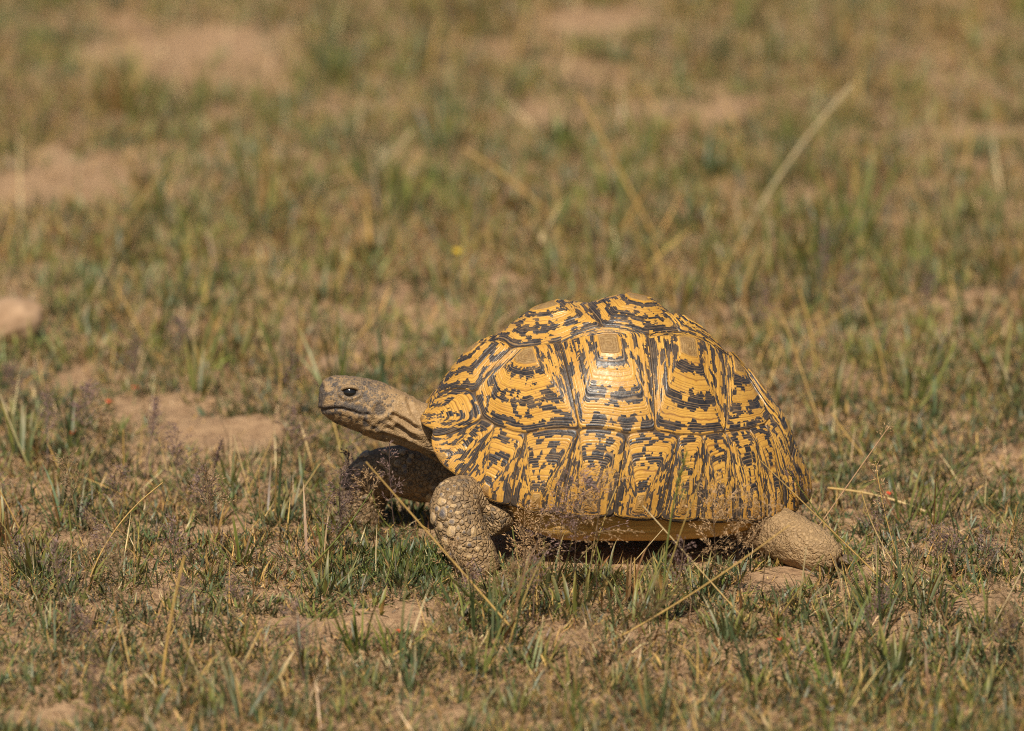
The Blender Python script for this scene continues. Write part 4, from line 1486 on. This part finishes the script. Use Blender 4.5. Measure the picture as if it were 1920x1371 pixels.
# right side and behind
stem((1590, 1200), (1565, 1050), 0.0, STRAW, PALE * .9, 'slender golden stem on the bare sand behind the hind foot', .0008, .0004, -0.03)
stem((1494, 1165), (1512, 1025), 0.0, GR, PALE, 'pale green stem standing close to the hind foot', .0009, .0005)
stem((1450, 1165), (1545, 1040), -0.02, STRAW * .8, GR, 'olive stem slanting up in front of the hind foot', .0008, .0005)
stem((1855, 1180), (1925, 1055), 0.0, PALE * .8, PALE, 'pale straw stem slanting at the right edge', .0009, .0006)
stem((1740, 1120), (1780, 1010), 0.0, GR, GR, 'thin green stem leaning right on the right side', .0009, .0005)
stem((1668, 1180), (1672, 1048), 0.0, GRN, GRN, 'upright green stem on the bare patch at right', .0008, .0005)
BG = 'blurred straw stems behind the tortoise'
for (b, t, dy, r0, c) in [((1385, 455), (1598, 158), 0.05, .0023, PALE * .75), ((1235, 455), (1085, 180), 0.05, .0019, STRAW * .85), ((1050, 415), (868, 278), 0.05, .0019, STRAW * .85),
                          ((660, 350), (775, 245), 0.05, .0019, PALE * .7), ((560, 250), (625, 360), -0.05, .0016, STRAW * .8), ((150, 590), (215, 480), 0.03, .0012, PALE * .7),
                          ((1540, 800), (1470, 600), 0.1, .0010, STRAW * .8), ((1720, 770), (1793, 640), 0.02, .0018, GR * 1.1), ((1665, 740), (1620, 560), 0.03, .0012, STRAW * .8),
                          ((220, 440), (325, 300), 0.05, .0016, STRAW * .7), ((1530, 700), (1498, 540), 0.03, .0011, STRAW), ((1270, 600), (1225, 460), 0.03, .0013, STRAW * .8),
                          ((1640, 870), (1560, 775), 0.02, .0011, STRAW * .9), ((640, 650), (700, 600), 0.02, .0012, STRAW), ((235, 640), (270, 570), 0.02, .0011, PALE * .7),
                          ((370, 590), (398, 480), 0.02, .0011, STRAW * .9), ((560, 660), (566, 575), 0.02, .0012, STRAW * .9), ((385, 720), (362, 640), 0.02, .0010, STRAW * .9),
                          ((0, 480), (28, 395), 0.02, .0015, STRAW), ((1790, 480), (1700, 330), 0.05, .0012, STRAW * .7), ((1440, 300), (1330, 240), 0.05, .0016, STRAW * .7),
                          ((1900, 760), (1870, 660), 0.02, .0012, PALE * .7), ((880, 640), (930, 540), 0.05, .0012, STRAW * .8), ((1150, 470), (1160, 360), 0.05, .0013, GR),
                          ((720, 700), (745, 560), 0.05, .0009, STRAW * .8), ((500, 560), (470, 450), 0.05, .0012, STRAW * .7), ((1600, 920), (1680, 880), 0.02, .0012, GR * .9)]:
    kind = 'pale' if c[2] > 0.14 else ('greenish' if c[1] >= c[0] else ('golden' if r0 < .00125 else 'thick golden'))
    stem(b, t, dy, c, c, 'blurred %s straw stem leaning in the grass behind the tortoise' % kind, r0, r0 * .7, rng.uniform(-.04, .04), None, 'blurred %s straw stems behind the tortoise' % kind)
HZ = 'blurred seed heads behind the tortoise'
for (b, t) in [((1545, 620), (1545, 430)), ((1430, 680), (1432, 530)), ((1600, 640), (1590, 500)), ((540, 800), (548, 660)), ((30, 780), (20, 690)), ((1740, 620), (1745, 520)), ((250, 760), (255, 640)), ((330, 700), (340, 600))]:
    stem(b, t, 0.03, GRN, PURP, 'blurred stem with dark purple seed head in the grass behind the tortoise', .0007, .0004, rng.uniform(-.03, .03), (0.45, 0.7, 0.03, 24, PURP * .8), HZ)


# wispy seed heads all over the near grass: five kinds of growth, copied about
WISP = 'wispy seed heads scattered over the near grass'
wisp_lb = 'thin stem with a wispy brown seed head in the near grass'
protos = []
rs = random.Random(11)
spots = []
while len(spots) < 44:
    px, py = rs.uniform(-20, 1940), rs.uniform(860, 1345)
    if 575 < px < 1590 and py < 1120:
        continue
    spots.append((px, py))
for k, (px, py) in enumerate(spots):
    p = on_ground(px, py)
    if k < 5:
        hgt = 70 + 20 * k
        o = stem((px, py), (px + rs.uniform(-25, 25), py - hgt), -0.01, [GRN, PURP, STRAW * .6, PURP, GRN][k], TANH * .8, wisp_lb, .0006, .0003, rs.uniform(-.05, .05),
                 (0.4, 0.9, 0.022 + .004 * k, 20, [PURP, PURP * .8, TANH * .7, PURP, TANH * .6][k]), WISP)
        protos.append(o)
    else:
        src = protos[k % 5]
        o = src.copy()
        COL.objects.link(o)
        o.location = (p[0], p[1], p[2] - .003)
        o.rotation_euler = (0, 0, rs.uniform(0, 6.28))
        o.scale = [rs.uniform(.75, 1.15)] * 3
        for ch in src.children:
            c_ = ch.copy()
            COL.objects.link(c_)
            c_.parent = o


def blade_mesh(L, w, lean, curl, col, tipc, nseg=6):
    """one leaf, creased along its middle"""
    t = np.linspace(0, 1, nseg + 1)
    a = lean + curl * t ** 1.4
    am = 0.5 * (a[1:] + a[:-1])
    hx = np.concatenate([[0], np.cumsum(np.sin(am))]) * L / nseg
    hz = np.concatenate([[0], np.cumsum(np.cos(am))]) * L / nseg
    wp = (np.minimum(1, .5 + 1.8 * t) * (1 - t ** 2.4) + .03) * w / 2
    V = []
    for i in range(nseg + 1):
        nxv, nzv = -math.cos(a[i]), math.sin(a[i])
        V += [(hx[i] + nxv * wp[i] * .35, -wp[i], hz[i] + nzv * wp[i] * .35), (hx[i], 0, hz[i]), (hx[i] + nxv * wp[i] * .35, wp[i], hz[i] + nzv * wp[i] * .35)]
    F = []
    for i in range(nseg):
        for k in (0, 1):
            F.append((i * 3 + k, i * 3 + k + 1, i * 3 + 3 + k + 1, i * 3 + 3 + k))
    C = np.repeat(col[None] * (1 - t[:, None] ** 2 * .7) + tipc[None] * t[:, None] ** 2 * .7, 3, 0)
    return mesh_np('blade', np.array(V), np.array(F), True, M_LEAF, {'Col': C})


BLD = []
for k in range(14):
    c = [G_BLUE * 1.15, G_YEL, G_BLUE, G_YEL * .9][k % 4] * rng.uniform(.85, 1.2)
    BLD.append(blade_mesh(1.0, 1.0, 0.0, 0.0, c, STRAW * .8))


def tuft(px, py, n, L, w, label, group=None, lean=0.75, dirn=None, width=1.0):
    p = on_ground(px, py)
    root = bpy.data.objects.new('grass_tuft', None)
    COL.objects.link(root)
    root.location = p
    tag(root, label, 'grass tuft', group)
    for k in range(n):
        c = [G_BLUE * 1.15, G_YEL, G_BLUE, G_YEL * .9, STRAW][int(rng.choice(5, p=[.36, .28, .24, .1, .02]))] * rng.uniform(.85, 1.2)
        l = L * rng.uniform(.45, 1.1)
        me = blade_mesh(l, w * rng.uniform(.7, 1.2), rng.uniform(0.05, lean), rng.uniform(0, .9), c, STRAW * .7)
        o = obj('blade', me, root)
        az = rng.uniform(0, 6.28) if dirn is None or rng.random() < .4 else dirn + rng.normal(0, .5)
        rr_ = .004 + .010 * rng.random() * width
        o.location = (rr_ * math.cos(az), rr_ * math.sin(az), -.003)
        o.rotation_euler = (0, 0, az)
    return root


tuft(1075, 1150, 26, .075, .0042, 'broad leafy grass tuft growing before the front of the belly', None, .8, None, 3)
tuft(1185, 1170, 24, .095, .0036, 'tall dense grass tuft leaning right before the belly', None, .7, 0.2, 3)
tuft(965, 1135, 16, .070, .0042, 'broad bladed tuft beside the near forefoot', None, .8, None, 3)
tuft(1120, 1100, 18, .050, .0042, 'low wide bladed tuft at the edge of the belly shadow', None, .9, None, 3)
tuft(1015, 1098, 16, .055, .0040, 'green tuft at the inner side of the near forefoot', None, .7, None, 3)
tuft(1240, 1118, 18, .060, .0036, 'fine green tuft below the middle of the belly', None, .6, None, 3)
tuft(1310, 1112, 16, .055, .0036, 'green tuft below the rear of the belly', None, .7, None, 3)
tuft(1370, 1190, 16, .062, .0036, 'upright grass tuft below the hind leg', None, .6, None, 2)
tuft(62, 1085, 14, .070, .0050, 'upright broad bladed green tuft at the sandy gap', None, .45, None, 2)
tuft(150, 1100, 10, .060, .0040, 'small leaning green tuft right of the broad bladed one', None, .6, 0.3, 2)
tuft(1730, 1140, 20, .060, .0040, 'dense blue green tuft right of the hind foot', None, .8, None, 2.5)
tuft(1640, 1165, 14, .050, .0036, 'small green tuft on the bare patch behind the hind foot', None, .9, None, 2)
tuft(1680, 1260, 14, .060, .0046, 'pale broad bladed tuft in the blurred right foreground', None, .5, None, 2)
tuft(610, 1115, 10, .045, .0050, 'tuft of wide grey green blades on the bare sand', None, .7, None, 2)
tuft(700, 1145, 8, .035, .0045, 'small flat tuft with wide blades on the bare sand', None, 1.1, None, 2)
tuft(650, 985, 14, .040, .0045, 'dark green tuft under the far foreleg', None, .8, None, 3)
tuft(520, 985, 12, .045, .0040, 'green tuft left of the far foreleg', None, .8, None, 2.5)
GT = 'low green tufts scattered over the foreground'
for (px, py) in [(480, 1090), (250, 1080), (330, 1150), (90, 1190), (200, 1240), (560, 1260), (700, 1290), (860, 1260), (1010, 1250), (1330, 1250), (1500, 1230), (1790, 1230), (1850, 1310), (1560, 1330), (950, 1330), (400, 1330), (1150, 1300), (60, 1280), (640, 1340), (1420, 1320)]:
    tuft(px, py, 10, .040, .0034, 'low green grass tuft in the blurred foreground', GT, .8)
GTB = 'blurred taller tufts behind the tortoise'
for (px, py, lb) in [(830, 560, 'blurred tuft in the grass just behind the front of the shell'), (1040, 520, 'blurred tuft rising behind the top of the shell'), (1560, 770, 'blurred tuft standing behind the rear of the shell'),
                     (60, 250, 'blurred tuft on the upper edge of the widest bare patch'), (440, 680, 'blurred tuft between the pale flat stone and the left stone'), (150, 620, 'blurred tuft beside the pale sandy stone with the hollow'),
                     (370, 740, 'blurred tuft behind the bare strip left of the head'), (40, 860, 'tuft below the bare strip, beside the dull thin seed head'), (1310, 420, 'blurred tuft at the foot of the long thick pale straw'),
                     (780, 120, 'tall pale green blurred tuft far behind the tortoise'), (1620, 480, None), (1700, 560, None), (1450, 460, None), (600, 570, None), (1780, 440, None), (1900, 120, None), (1150, 120, None), (1390, 130, None),
                     (240, 230, None), (450, 310, None), (1830, 620, None), (1690, 720, None), (700, 480, None), (1350, 330, None)]:
    tuft(px, py, 14, .070, .0046, lb or 'blurred taller green tuft standing in the grass behind the tortoise', GTB, .5, None, 3)


# flowers
def mat_flat(name, c):
    g = NG(name)
    nz = g.noise(g.n('TexCoord').outputs['Object'], 400.0, 2)
    return g.done(g.principled(g.mix(nz, c, tuple(v * .7 for v in c)), 0.6, None, 0.3))


M_OR, M_YE, M_GS = mat_flat('orange_petal', (0.62, 0.085, 0.03)), mat_flat('yellow_petal', (0.72, 0.48, 0.02)), mat_flat('flower_stalk', (0.09, 0.11, 0.03))


def flower(px, py, r, mat, label, h=0.012, group=None):
    p = on_ground(px, py + h / PXM)
    root = bpy.data.objects.new('flower', None)
    COL.objects.link(root)
    root.location = p
    tag(root, label, 'flower', group)
    V, F, C, cc, T = stem_mesh([(0, 0, -.003), (0.001, 0, h * .5), (0, 0, h)], .0006, .0005, GRN, GRN, n=5)
    obj('stalk', mesh_np('stalk', V, F, True, M_GS), root)
    for k in range(5):
        a = k / 5 * 6.283
        V = np.array([(0, 0, 0), (r * .6, -r * .42, r * .25), (r, 0, r * .35), (r * .6, r * .42, r * .25), (r * .5, 0, r * .10)])
        me = mesh_np('petal', V, np.array([(0, 1, 4), (1, 2, 4), (2, 3, 4), (3, 0, 4)]), True, mat)
        o = obj('petal', me, root)
        o.location = (0, 0, h)
        o.rotation_euler = (R(-38), 0, a) if k % 2 else (R(-20), 0, a)


for (px, py, lb) in [(137, 812, 'tiny orange flower in the grass beside the broad purple seed head'), (206, 752, 'tiny red flower over a bare strip of sand at left'), (256, 726, 'tiny pink orange flower under a blue green tuft at left'),
                     (751, 1185, 'tiny bright orange flower on the bare sand in the foreground'), (1464, 1200, 'tiny red orange flower in the grass below the hind foot'),
                     (1670, 925, 'tiny red flower under the level straw blade')]:
    flower(px, py, .0056, M_OR, lb)
flower(862, 464, .009, M_YE, 'small yellow flower blurred in the grass behind the tortoise', .03)
